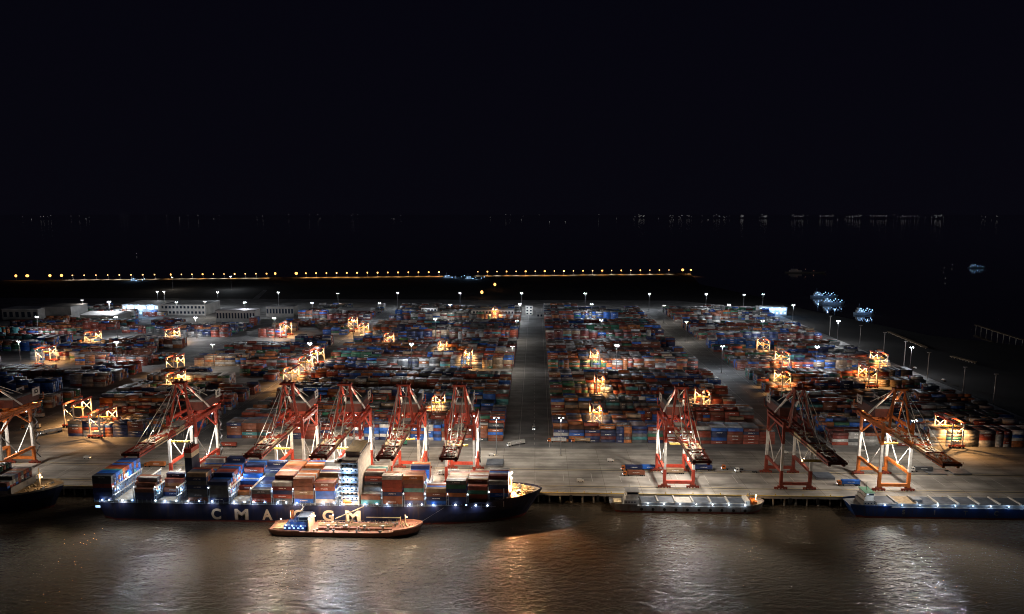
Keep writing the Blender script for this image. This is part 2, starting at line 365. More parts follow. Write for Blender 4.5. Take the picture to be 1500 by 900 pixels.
def container_mesh(name, logo):
    """a box with corner posts and rails standing proud of its recessed sides"""
    if (name, logo) in CM: return CM[(name, logo)]
    L, W, H = CL, CW, CH - .04; v = []; f = []; uv = []; al = []
    def quad(p, lg=0):
        k = len(v); v.extend(p); f.append((k, k + 1, k + 2, k + 3)); uv.extend([(0, 0), (1, 0), (1, 1), (0, 1)]); al.append(lg)
    def side(o, u, w, n, a, c, lg):
        o, u, w, n = map(Vector, (o, u, w, n)); e = .18; d = .07
        O = [o, o + u * a, o + u * a + w * c, o + w * c]; I = [o + u * e + w * e, o + u * (a - e) + w * e, o + u * (a - e) + w * (c - e), o + u * e + w * (c - e)]
        D = [p - n * d for p in I]
        for i in range(4):
            j = (i + 1) % 4; quad([tuple(O[i]), tuple(O[j]), tuple(I[j]), tuple(I[i])]); quad([tuple(I[i]), tuple(I[j]), tuple(D[j]), tuple(D[i])])
        quad([tuple(p) for p in D], lg)
    side((0, 0, 0), (1, 0, 0), (0, 0, 1), (0, -1, 0), L, H, 1); side((L, W, 0), (-1, 0, 0), (0, 0, 1), (0, 1, 0), L, H, 1)
    side((L, 0, 0), (0, 1, 0), (0, 0, 1), (1, 0, 0), W, H, 0); side((0, W, 0), (0, -1, 0), (0, 0, 1), (-1, 0, 0), W, H, 0)
    side((0, 0, H), (1, 0, 0), (0, 1, 0), (0, 0, 1), L, W, 0); quad([(0, W, 0), (L, W, 0), (L, 0, 0), (0, 0, 0)])
    me = bpy.data.meshes.new('shipping_container'); me.from_pydata(v, [], f)
    ca = me.color_attributes.new('paint', 'FLOAT_COLOR', 'CORNER'); c = PAL[name]
    ca.data.foreach_set('color', [q for i in range(len(f)) for _ in range(4) for q in (*c, al[i] * logo)])
    ul = me.uv_layers.new(name='UVMap'); ul.data.foreach_set('uv', [q for p in uv for q in p])
    me.materials.append(M['container']); CM[(name, logo)] = me; return me
def container(x, y, z, name, label, group, logo=0, rz=0):
    o = bpy.data.objects.new('shipping_container', container_mesh(name, logo)); C.objects.link(o)
    o.location = (x, y, z); o.rotation_euler = (0, 0, rz); return tag(o, label, 'container', group)

# yard blocks: six rows side by side between the wheels of the gantries
BLOCKS = [534 + 27 * k for k in range(9)] + [797 + 27 * k for k in range(6)] + [990 + 27 * k for k in range(5)] + [1163 + 27 * k for k in range(5)]
CLUST = [(15, 203), (239, XE - 3), (-255, -16), (-415, -288), (-640, -450), (-860, -660)]
yr = random.Random(21)
def yard():
    for ci, (xa, xb) in enumerate(CLUST):
        nb = int((xb - xa) / 12.7)
        for bi, y0 in enumerate(BLOCKS):
            if y0 > 1150 and ci == 4: continue
            if ci == 3 and bi < 4: fill = .78
            elif ci == 4 and bi < 4: fill = .5 if bi in (0, 2, 3) else 0
            elif ci >= 4: fill = .7
            elif ci == 3: fill = .72
            else: fill = .95
            back = y0 > 1150; tall = {True: 4.4}.get(back, 4.0)
            hb = yr.uniform(-.9, .7); nxt = 0; x = xa; run = 0; theme = {}
            while x < xb - 12:
                if run <= 0:
                    run = yr.randint(3, 7); hl = tall + hb + yr.uniform(-1.3, 1.0); gap = yr.random() > fill
                    theme = {'pale grey': 3, 'dark grey': 3, 'white': 2, 'brick red': .4, 'orange': .4} if (y0 > 1100 and yr.random() < .6) else {yr.choice(NAMES): 9, yr.choice(('brick red', 'maroon', 'brown', 'navy', 'dark grey', 'blue')): 4}
                    rcol = [pick(theme, yr) for _ in range(6)]
                run -= 1
                if not gap and not (-420 < x < -395 and 600 > y0 and ci == 3):
                    two = yr.random() < .12
                    for r in range(6):
                        h = int(round(hl + (1.0 if bi == 0 else 0) + yr.uniform(-.6, .5)));  h = max(0, min(6 if back else 5, h))
                        for t in range(h):
                            yy = y0 + 3 + r * 2.72; vis = t >= h - 1 or r == 0 or True
                            c = rcol[r] if yr.random() < .55 else pick(theme, yr)
                            if two:
                                add_joined(x, yy, t * CH, c, 6.0); add_joined(x + 6.2, yy, t * CH, pick(theme, yr), 6.0)
                            else: add_joined(x + yr.uniform(-.08, .08), yy, t * CH, c)
                x += 12.75
yard()

# ------------------------------------------------------------------ high masts
def make_mast(h=32.0, watts=44000, col=COOL, rad=.8):
    r = empty('light_mast', (0, 0, 0))
    MB().cyl((0, 0, 0), (0, 0, h), .42, .2, 8).build('pole', 'steel', r)
    B('footing', 'kerb', r, (-1, 1, -1, 1, 0, .5))
    MB().box(-2.6, 2.6, -.2, .2, h - .3, h + .1).box(-.3, .3, -1.2, 1.2, h - .3, h + .1).build('crossarm', 'steel', r)
    for s in (-1, 1):
        hd = B('lamp_head', 'steel', r, (s * 1.7 - .8, s * 1.7 + .8, -.8, .8, h + .1, h + .5))
        MB().ball((s * 1.7, 0, h - .15), rad).build('lens', 'lamp_cool', hd)
    light((0, 0, h - 2.2), watts, col, r, .7)
    return r
masts = [make_mast(), make_mast(32, 76000, (.93, .96, 1.0), 1.0), make_mast(30, 26000, (1.0, .90, .76), .6)]; mast_used = [False] * 3; mr = random.Random(12)
def mast(x, y, label, s=1.0, kd=None):
    q = kd if kd is not None else (mr.choice((0, 0, 1, 1, 2)) if mast_used[2] else mast_used.index(False))
    o = masts[q] if not mast_used[q] else copy_tree(masts[q]); mast_used[q] = True
    o.location = (x, y, 0); o.scale = (1, 1, s); tag(o, label, 'light mast', 'floodlight masts of the container yard')
XM = [(-741, ''), (-621, ''), (-501, ''), (-384, ''), (-267, ''), (-146, ''), (-27, ''), (95, ''), (217, ''), (325, ''), (432, '')]
rowname = {786: 'second', 978: 'third', 1150: 'fourth', 1304: 'rear'}
for y in (786, 978, 1150, 1304):
    for i, (x, _) in enumerate(XM):
        if abs(x) > y * .8: continue
        mast(x, y, 'lit floodlight mast in the %s mast row, %s from the left edge' % (rowname[y], ordinal(i)) if True else '')
for i, (px, py) in enumerate([(727, 608), (822, 608), (518, 604), (1340, 612)]):
    x, y = at(px, py, 32); mast(x, y, kd=2, label='lit mast near the quay, ' + ['left of the wide central road', 'right of the wide central road', 'behind the third red crane from the left', 'beside the lit gantry on the far right'][i])
# unlit posts along the right hand edge road
p0 = None
for i, (px, py) in enumerate([(1215, 492), (1259, 508), (1294, 520), (1324, 536), (1358, 555), (1410, 580), (1455, 592)]):
    x, y = at(px, py)
    if p0 is None: p0 = MB().cyl((0, 0, 0), (0, 0, 30), .5, .35).box(-2, 2, -.4, .4, 29.5, 30.3).build('unlit_mast', 'wall_pale'); o = p0
    else: o = p0.copy(); C.objects.link(o)
    o.location = (x, y, 0); tag(o, 'unlit grey mast beside the right edge road, %s from the far end' % ordinal(i), 'mast', 'unlit masts on the right edge of the port')

# ------------------------------------------------------------------ yard gantries
def make_rtg():
    r = empty('yard_gantry', (0, 0, 0)); S = 12.0; W = 4.2; H = 20.0
    for sx in (-1, 1):
        for sy in (-1, 1):
            l = MB().beam((sx * W, sy * S, 1.8), (sx * W, sy * S, H), .9, .8).build('leg', 'white', r)
    for sy in (-1, 1):
        MB().box(-W - 2.2, W + 2.2, sy * S - .6, sy * S + .6, 1.5, 2.7).build('sill_beam', 'red', r)
        MB().beam((-W, sy * S, 9), (W, sy * S, 17), .4).beam((W, sy * S, 9), (-W, sy * S, 17), .4).build('cross_brace', 'white', r)
        for sx in (-1, 1):
            MB().cyl((sx * (W + 1), sy * S - .5, .8), (sx * (W + 1), sy * S + .5, .8), .8, n=10).build('wheel', 'rubber', r)
            MB().cyl((sx * (W - 1.5), sy * S - .5, .8), (sx * (W - 1.5), sy * S + .5, .8), .8, n=10).build('wheel', 'rubber', r)
    for sx in (-1, 1): MB().box(sx * W - .6, sx * W + .6, -S - 1.2, S + 1.2, H, H + 1.6).build('girder', 'red', r)
    B('power_house', 'white', r, (-2.6, 2.6, -S + .7, -S + 3.2, 2.8, 5.6))
    t = B('trolley', 'steel', r, (-3.4, 3.4, -3, 3, H + 1.7, H + 3.4)); B('drum', 'orange', t, (-1.6, 1.6, -1.6, 1.6, H + 3.4, H + 4.4))
    c = B('cab', 'white', r, (-1.2, 1.2, -5.6, -3.4, H - 3, H - .3)); B('window', 'glass', c, (-1.0, 1.0, -5.66, -5.6, H - 2.6, H - 1.2))
    MB().box(-6, 6, -1.2, 1.2, 14.2, 14.8).build('spreader', 'line_yellow', r)
    k = MB()
    for a in (-2, 2):
        for b in (-1, 1): k.cyl((a, b, 14.8), (a, b, H + 1.8), .08, n=4)
    k.build('hoist_rope', 'dark', r)
    for sx, sy in ((-1, -1), (1, -1), (-1, 1), (1, 1)): MB().ball((sx * (W - .9), sy * (S - 2), H - .7), .42).build('flood_lamp', 'lamp_warm', r)
    light((0, -8.5, H - 1.2), 56000, SOD, r, .5, 140, aim=(0, -.1, -1)); light((0, 8.5, H - 1.2), 46000, SOD, r, .5, 140, aim=(0, .1, -1)); light((0, 0, H - 2.0), 9000, (1, .40, .12), r, .4)
    return r
rtg0 = make_rtg()
RT = [(1382, 610, 'far right, standing at the front row beside bare concrete'), (872, 592, 'in the front rows just right of the central road'), (880, 556, 'behind the front gantry right of the central road'),
      (1030, 574, 'behind the lone upright red quay crane'), (870, 512, 'third back along the central block right of the road'), (1300, 523, 'red topped one near the right edge of the yard'),
      (1276, 540, 'next to the right edge one, lighting yellow boxes'), (1150, 519, 'in the right block behind the dark quay crane'), (1121, 500, 'farthest one in the right block'), (1146, 545, 'low in the right block by its left road'),
      (685, 515, 'left of the central road in the second band'), (646, 504, 'small one between two masts left of the central road'), (567, 492, 'white lit one by the bare ground'), (534, 474, 'farther of the pair at the back of the left centre block'),
      (516, 467, 'nearer the left of the pair at the back of the left centre block'), (410, 478, 'beside blue and red boxes at the back left'), (462, 514, 'brightest of the tight trio, right member'), (446, 525, 'middle of the tight trio left of centre'),
      (432, 536, 'left member of the tight trio left of centre'), (258, 522, 'yellow lit one above the leftmost red boom'), (266, 543, 'directly behind the leftmost red crane top'), (246, 485, 'back left with three lit white legs'),
      (72, 508, 'near the left edge beside a bare road'), (140, 486, 'back left with orange glowing deck'), (104, 592, 'left front area, first from the left edge'), (150, 602, 'left front area, second from the left edge'),
      (640, 585, 'between the two rightmost cranes of the big ship'), (725, 452, 'dim one at the very back left of the central road')]
for i, (px, py, lb) in enumerate(RT):
    x, y = at(px, py, 20)
    by = min(BLOCKS, key=lambda q: abs(q + 11.5 - y)); y = by + 11.0
    o = rtg0 if i == 0 else copy_tree(rtg0)
    o.location = (x, y, 0); tag(o, 'yard gantry ' + lb, 'gantry crane', 'rubber tyred gantries over the container rows')

# ------------------------------------------------------------------ ship-to-shore cranes (origin: waterside rail, x along the quay, y landwards)
FLOOD = (1.0, 0.90, 0.78)
def make_sts(cx, col, label, group, lit=1.0, warm=COOL, mast_col='white', number=None, flood=True):
    r = empty('quay_crane', (cx, 446.0, 0), 0, label, 'quay crane', group)
    G = 30.0; LX = 9.6
    for y in (0, G):
        for sx in (-1, 1):
            l = MB().beam((sx * LX, y, 2.6), (sx * LX, y, 13.2), 1.9, 1.7).build('leg', col, r)
            MB().beam((sx * LX, y, 13.2), (sx * LX, y, 32), 1.6, 1.5).build('white_section', mast_col, l)
            MB().beam((sx * LX, y, 32), (sx * LX, y, 45.0 if y else 47), 1.6, 1.5).build('top_section', col, l)
            bg_ = MB()
            for q in (-2.4, 0, 2.4, -4.2, 4.2): bg_.cyl((sx * LX + q * .9, y - .45, .45), (sx * LX + q * .9, y + .45, .45), .5, n=8)
            bg_.beam((sx * LX - 4.3, y, 1.2), (sx * LX + 4.3, y, 1.2), 1.1, .8).box(sx * LX - 2, sx * LX + 2, y - .7, y + .7, 1.5, 2.6).build('bogie', 'maroon', r)
        MB().box(-LX + .95, LX - .95, y - .8, y + .8, 3.2, 5.2).build('sill_beam', col, r)
        MB().box(-LX + .8, LX - .8, y - .7, y + .7, 40.4, 42.4).build('portal_beam', col, r)
    for sx in (-1, 1):
        MB().box(sx * LX - .75, sx * LX + .75, .9, G - .9, 11.6, 13.6).build('tie_beam', col, r)
        MB().beam((sx * LX, 15, 13.6), (sx * LX, .8, 31), .55).beam((sx * LX, 15, 13.6), (sx * LX, G - .8, 31), .55).build('side_brace', mast_col, r)
        MB().beam((sx * LX, .8, 31.5), (sx * LX, 14, 42), .9).beam((sx * LX, G - .8, 31.5), (sx * LX, 16, 42), .9).build('knee_brace', col, r)
        MB().box(sx * LX - .8, sx * LX + .8, .9, G - .9, 42.6, 44.4).build('top_beam', col, r)
    # boom: twin girders from 59 m out over the water to 18 m behind the land legs
    Z = 39.6
    segs = [(-59, -42, col), (-41.99, -27, 'cream'), (-26.99, -17, col), (-16.99, -5, 'cream'), (-4.99, 8, col), (8.01, 48, col)]
    for sx in (-1, 1):
        g = MB().box(sx * 4.2 - .7, sx * 4.2 + .7, segs[0][0], segs[0][1], Z - .9, Z + 2.4).build('boom_girder', segs[0][2], r)
        for a, b, c in segs[1:]: MB().box(sx * 4.2 - .7, sx * 4.2 + .7, a, b, Z - .9, Z + 2.4).build('girder_section', c, g)
        w_ = MB().box(sx * 5.35 - .42, sx * 5.35 + .42, -58, 46, Z + .6, Z + .72).build('walkway', 'steel', r)
        k = MB()
        for i in range(35): k.beam((sx * 5.75, -58 + i * 3, Z + .7), (sx * 5.75, -58 + i * 3, Z + 1.8), .1)
        k.beam((sx * 5.75, -58, Z + 1.8), (sx * 5.75, 46, Z + 1.8), .12).build('handrail', col, w_)
    k = MB(); y = -57.0; i = 0
    while y < 46:
        k.box(-3.5, 3.5, y, y + .6, Z + 1.2, Z + 1.9)
        k.beam((-3.5 if i % 2 else 3.5, y + .6, Z + 1.5), (3.5 if i % 2 else -3.5, y + 6, Z + 1.5), .32)
        y += 6; i += 1
    k.build('boom_truss', col, r)
    MB().box(-5.6, 5.6, -60.2, -59.2, Z + .6, Z + 2.0).build('boom_tip', 'maroon', r)
    MB().box(-2.9, 2.9, -58.5, -50, Z + .5, Z + .62).build('end_platform', col, r)
    MB().box(-1.5, .6, -57.5, -52, Z + .7, Z + 1.6).box(1.2, 2.2, -56, -53, Z + .7, Z + 2.0).build('end_machinery', 'white', r)
    k = MB()
    for i in range(9): k.beam((-6 + i * 1.5, -60.2, Z + 2.0), (-6 + i * 1.5, -60.2, Z + 3.2), .12)
    k.beam((-6, -60.2, Z + 3.2), (6, -60.2, Z + 3.2), .14).build('tip_railing', col, r)
    for yy in (-44, -30, -14): MB().box(-5.6, 5.6, yy, yy + .9, Z + 2.6, Z + 3.3).build('boom_frame', 'maroon', r)
    k = MB()
    for i in range(12): k.beam((-1.6, -56 + i * 4.4, Z + 2.7), (1.6, -54 + i * 4.4, Z + 2.9), .5, .3)
    for s in (-1, 1): k.beam((s * 1.5, -57, Z + 2.7), (s * 1.5, 20, Z + 2.7), .22)
    for i in range(16): yy = -47 + i * 3.3; k.box(-2.4 + (i * 37 % 11) * .3, -1.2 + (i * 37 % 11) * .3, yy, yy + 1.2 + (i % 3) * .6, Z + 2.0, Z + 2.9)
    k.build('cable_tray', 'white', r)
    # apex frame and stays
    A = 69.5
    for sx in (-1, 1):
        m_ = MB().beam((sx * 6.5, -1.5, 44), (sx * 3.0, 1.5, A), 1.3, 1.2).build('apex_leg', col, r)
        MB().beam((sx * 3.0, 2.5, A), (sx * 4.2, 12, 60), 1.2, 1.0).build('backstay', col, r)
        MB().beam((sx * 4.22, 12.1, 59.9), (sx * 6.2, 27.5, 45.5), 1.15, .95).build('backstay_end', mast_col, r)
        MB().beam((sx * 3.0, .5, A - 3), (sx * 4.0, 8, 46), .7).build('apex_strut', col, r)
        for yy in (-23, -50): MB().cyl((sx * 2.8, -.5, A - .5), (sx * 3.3, yy, Z + 2.4), .25, n=5).build('forestay', mast_col, r)
        MB().cyl((sx * 1.2, -.5, A - .5), (sx * 2.2, -38, Z + 2.4), .16, n=5).build('boom_rope', 'steel', r)
        MB().cyl((sx * 2.8, 1.5, A), (sx * 3.3, 44, 46), .22, n=5).build('backstay_rod', mast_col, r)
    MB().box(-4.6, 4.6, -1.2, 3.2, A - .2, A + 1.0).build('apex_platform', col, r); MB().box(-3.6, 3.6, 0, 1.6, A - 8, A - 7.2).build('apex_crossbeam', col, r)
    MB().cyl((-2.2, 1, A + 2), (-1.2, 1, A + 2), 1.3, n=10).cyl((1.2, 1, A + 2), (2.2, 1, A + 2), 1.3, n=10).build('sheave', 'maroon', r)
    # machinery house, with a white sign board on each flank
    mh = MB().box(-5.6, 5.6, 20, 46, 44.8, 51).build('machinery_house', 'house_dark', r)
    MB().loft([[(-5.9, 19.6, 51), (5.9, 19.6, 51), (5.9, 46.4, 51), (-5.9, 46.4, 51)], [(-4.6, 21, 52.3), (4.6, 21, 52.3), (4.6, 45, 52.3), (-4.6, 45, 52.3)]]).build('roof', 'steel', mh)
    for sx in (-1, 1):
        bd = MB().box(sx * 5.95 - .12, sx * 5.95 + .12, 39, 46.5, 48.6, 54.6).build('sign_board', 'white', r)
        MB().box(sx * 5.95 - .17, sx * 5.95 + .17, 41, 44.5, 50.2, 53.2).build('emblem', 'dark', bd)
        MB().box(sx * 5.95 - .20, sx * 5.95 + .20, 42.2, 43.6, 51.1, 52.4).build('emblem_centre', 'white', bd)
        
    MB().box(-7, 7, 46, 48.5, 44.2, 44.8).beam((-7, 48.4, 44.8), (-7, 48.4, 50), .4).beam((7, 48.4, 44.8), (7, 48.4, 50), .4).beam((-7, 48.4, 46.4), (7, 48.4, 46.4), .3).build('rear_platform', col, r)
    # trolley, cab, spreader
    ty = random.uniform(-26, 12)
    t = B('trolley', 'steel', r, (-3.1, 3.1, ty - 3.5, ty + 3.5, Z + 1.0, Z + 4.0)); B('cab', 'white', t, (-1.4, 1.4, ty - 6.2, ty - 3.6, Z - 3.2, Z - .3)); B('cab_window', 'glass', t, (-1.2, 1.2, ty - 6.27, ty - 6.2, Z - 2.8, Z - 1))
    B('spreader', 'line_yellow', r, (-6, 6, ty - 1.2, ty + 1.2, 29.4, 30.2))
    k = MB()
    for a in (-2, 2):
        for b in (-1.1, 1.1): k.cyl((a, ty + b, 30), (a, ty + b, Z + 1), .09, n=4)
    k.build('hoist_rope', 'dark', r)
    # stair zigzag on the right land leg
    k = MB()
    for i in range(8):
        z0 = 3 + i * 4.6; a, b = (G + 1.3, G + 5) if i % 2 else (G + 5, G + 1.3)
        k.beam((LX + 1.2, a, z0), (LX + 1.2, b, z0 + 4.6), 1.0, .25)
        k.box(LX + .6, LX + 1.8, min(a, b) - .6 if i % 2 else max(a, b) - .4, min(a, b) + .4 if i % 2 else max(a, b) + .6, z0 + 4.5, z0 + 4.7)
    k.build('stair_tower', 'steel', r)
    if number:
        n_ = letters(number, 4.2, 'white', r, rot=(0, 0, 0)); n_.location = (-2.4, -57.5, Z + 2.9); n_.name = 'number'
    # floodlights
    lamps = [(-7, 0, 39.2), (7, 0, 39.2), (-7, 30, 39.6), (7, 30, 39.6), (-4.5, -24, Z - .5), (4.5, -24, Z - .5), (-4.5, -48, Z - .5), (4.5, -48, Z - .5), (9.2, 14, 14.6), (-9.2, 18, 14.6)]
    if flood:
        for p in lamps: MB().ball(p, .42).build('flood_lamp', 'lamp_cool' if warm == COOL else 'lamp_warm', r)
        warm_ = FLOOD if warm == COOL else (1.0, .76, .52)
        light((0, -3.5, 38.5), 38000 * lit, warm_, r, .8, 155, aim=(0, -.25, -1)); light((0, 17, 38.0), 40000 * lit, warm_, r, .8, 160, aim=(0, .1, -1))
        light((0, -57, 38.2), 130000 * lit, (.88, .92, 1.0) if warm == COOL else (1, .82, .62), r, .6, 112, aim=(0, -1.0, -1)); light((0, -28, 38.4), 30000 * lit, warm_, r, .8, 165, aim=(0, 0, -1)); light((0, 47.5, 43.5), 34000 * lit, warm_, r, .7, 120, aim=(0, .75, -.62)); light((7.0, 12, 21), 10000 * lit, warm_, r, .5); light((-7.0, 6, 24), 10000 * lit, warm_, r, .5)  # the landward rear spot is added to brighten the front yard stacks
        light((0, -34, Z + 8.0), 6500 * lit, WARM, r, .4); light((0, 10, 56), 3200 * lit, WARM, r, .4)
        MB().cyl((0, -34.0, Z + 3), (0, -34.0, Z + 7.4), .15).ball((0, -34, Z + 7.3), .35).build('boom_lamp_post', 'steel', r)
    else:
        MB().ball((9.2, 14, 15.2), .5).build('flood_lamp', 'lamp_warm', r); light((9.4, 12, 17), 1800, WARM, r, .4)
        light((0, 17, 38.0), 3000, WARM, r, .8, 160, aim=(0, .1, -1))
    return r
def letters(txt, h, m, parent, rot=(R(90), 0, 0), sx=1.0, off=.035):
    cu = bpy.data.curves.new('letter', 'FONT'); cu.body = txt; cu.size = h / .74; cu.offset = off * 1.0; cu.extrude = .04
    o = bpy.data.objects.new('letter_tmp', cu); dg = bpy.context.evaluated_depsgraph_get()
    C.objects.link(o); bpy.context.view_layer.update(); me = bpy.data.meshes.new_from_object(o.evaluated_get(bpy.context.evaluated_depsgraph_get()))
    C.objects.unlink(o); bpy.data.objects.remove(o)
    me.materials.clear(); me.materials.append(M[m]); l = bpy.data.objects.new('letter', me); C.objects.link(l)
    l.rotation_euler = rot; l.scale = (sx, 1, 1); l.parent = parent; return l
GQ = 'ship to shore quay cranes'
make_sts(-382.5, 'orange', 'orange and white quay crane cut off by the left edge', GQ, .55)
make_sts(-243, 'red', 'red and white quay crane nearest the stern of the large ship', GQ, .9, number='12')
make_sts(-168.5, 'red', 'red quay crane second from the stern of the large ship', GQ, 1.0, WARM)
make_sts(-129, 'red', 'red quay crane beside the white bridge tower of the large ship', GQ, 1.0)
make_sts(-89, 'red', 'red quay crane just ahead of the ship bridge tower, fourth over the large ship', GQ, 1.0, WARM)
make_sts(-51, 'red', 'red quay crane nearest the bow of the large ship', GQ, 1.0)
make_sts(97.5, 'red', 'red and white quay crane standing alone behind the grey barge', GQ, 1.15)
make_sts(175.5, 'maroon', 'dark unlit rust red quay crane between the grey barge and the blue ship', GQ, 0, WARM, flood=False)
make_sts(240.5, 'orange', 'orange and white quay crane behind the stern of the blue cargo ship', GQ, .9)

# ------------------------------------------------------------------ hulls
def hull(parent, x0, x1, ya, yb, zt, zb, m, boot, bow=+1, bow_len=45.0, stern_len=14.0, bowrise=4.0, flare=7.0, nst=26, tip_in=0.0, stern_cut=.75, boot_z=None, bexp=2.0):
    """lofted hull; bow=+1 means the bow is at x1. returns (object, half-width function)"""
    L = x1 - x0; yc = (ya + yb) / 2; W = (yb - ya) / 2
    def station(t, z01):        # t from stern 0 to bow 1; z01 0 keel..1 deck
        s = t * L; e = L - s
        top = 1.0
        bl = bow_len * (1.0 if z01 > .5 else 1.0 + .9 * (1 - z01 * 2))
        if e < bl: top = max(0.0, 1 - ((bl - e) / bl) ** (bexp + .9 * z01)) ** .72
        if s < stern_len: top *= stern_cut + (1 - stern_cut) * (s / stern_len) ** .5
        return W * top
    def deck(t):
        e = (1 - t) * L; return zt + (bowrise * (1 - e / (bow_len * 1.5)) ** 1.6 if e < bow_len * 1.5 else 0)
    T = [i / (nst - 1) for i in range(nst)]; T = [1 - (1 - t) ** 1.35 if t > .0 else 0 for t in T]
    rings = []; zs = [0, .3, .65, 1.0]
    for t in T:
        ring = []
        for side in (-1, 1):
            seq = zs if side == -1 else zs[::-1]
            for q in seq:
                z = zb + (deck(t) - zb) * q
                xx = t * L - flare * (1 - q) * t ** 8 + (stern_len * .5 * (1 - q) * (1 - t) ** 12)
                ring.append((xx, side * max(.02, station(t, q)), z))
        rings.append(ring)
    if bow > 0: rings = [[(x0 + p[0], yc + p[1], p[2]) for p in rg] for rg in rings]
    else: rings = [[(x1 - p[0], yc + p[1], p[2]) for p in rg] for rg in rings][::-1]
    h = MB(); n = 8; k = 0
    h.v = [p for rg in rings for p in rg]
    hb = MB(); hb.v = list(h.v); dk = MB(); dk.v = list(h.v)
    for a in range(len(rings) - 1):
        for i in range(n):
            j = (i + 1) % n; f = (a * n + i, a * n + j, (a + 1) * n + j, (a + 1) * n + i)
            if i == 3: dk.f.append(f)
            elif i == 7: pass
            else: h.f.append(f)
    for e in (0, len(rings) - 1): h.f.append(tuple(e * n + i for i in range(n)))
    o = h.build('hull', m, parent)
    # boot-top band: thin shell just outside the hull near the water
    bt = MB(); q1 = (boot_z - zb) / (zt - zb) if boot_z else .12; R2 = []
    for t in T:
        for side in (-1, 1):
            for q in (0, q1 * .55, q1):
                w_ = np.interp(q, zs, [station(t, z) for z in zs]); 
                xx = t * L - flare * (1 - q) * t ** 8 + (stern_len * .5 * (1 - q) * (1 - t) ** 12)
                R2.append((xx, side * (w_ + .06), zb + (deck(t) - zb) * q))
    R2 = [(x0 + p[0] if bow > 0 else x1 - p[0], yc + p[1], p[2]) for p in R2]; bt.v = R2
    for a in range(len(T) - 1):
        for s in (0, 3):
            for i in (0, 1): bt.f.append((a * 6 + s + i, a * 6 + s + i + 1, (a + 1) * 6 + s + i + 1, (a + 1) * 6 + s + i))
    bt.build('waterline_band', boot, parent)
    # bulwark along the whole rim + deck plate a bit lower
    bw = MB(); rim = [[], []]
    for t in T:
        for si, side in enumerate((-1, 1)):
            xx = t * L; rim[si].append(((x0 + xx) if bow > 0 else (x1 - xx), yc + side * max(.02, station(t, 1.0)), deck(t)))
    return o, rim, station, deck, dk
def close_deck(parent, dk, m): return dk.build('deck', m, parent)
def bulwark(parent, rim, m, t0, hgt=1.2, name='bulwark'):
    for s in rim:
        k = MB()
        pts = s[t0:] if t0 >= 0 else s[:-t0]
        for a, b in zip(pts[:-1], pts[1:]):
            k.hexa([(a[0], a[1] - .1, a[2]), (b[0], b[1] - .1, b[2]), (b[0], b[1] + .1, b[2]), (a[0], a[1] + .1, a[2]),
                    (a[0], a[1] - .1, a[2] + hgt), (b[0], b[1] - .1, b[2] + hgt), (b[0], b[1] + .1, b[2] + hgt), (a[0], a[1] + .1, a[2] + hgt)])
        k.build(name, m, parent)

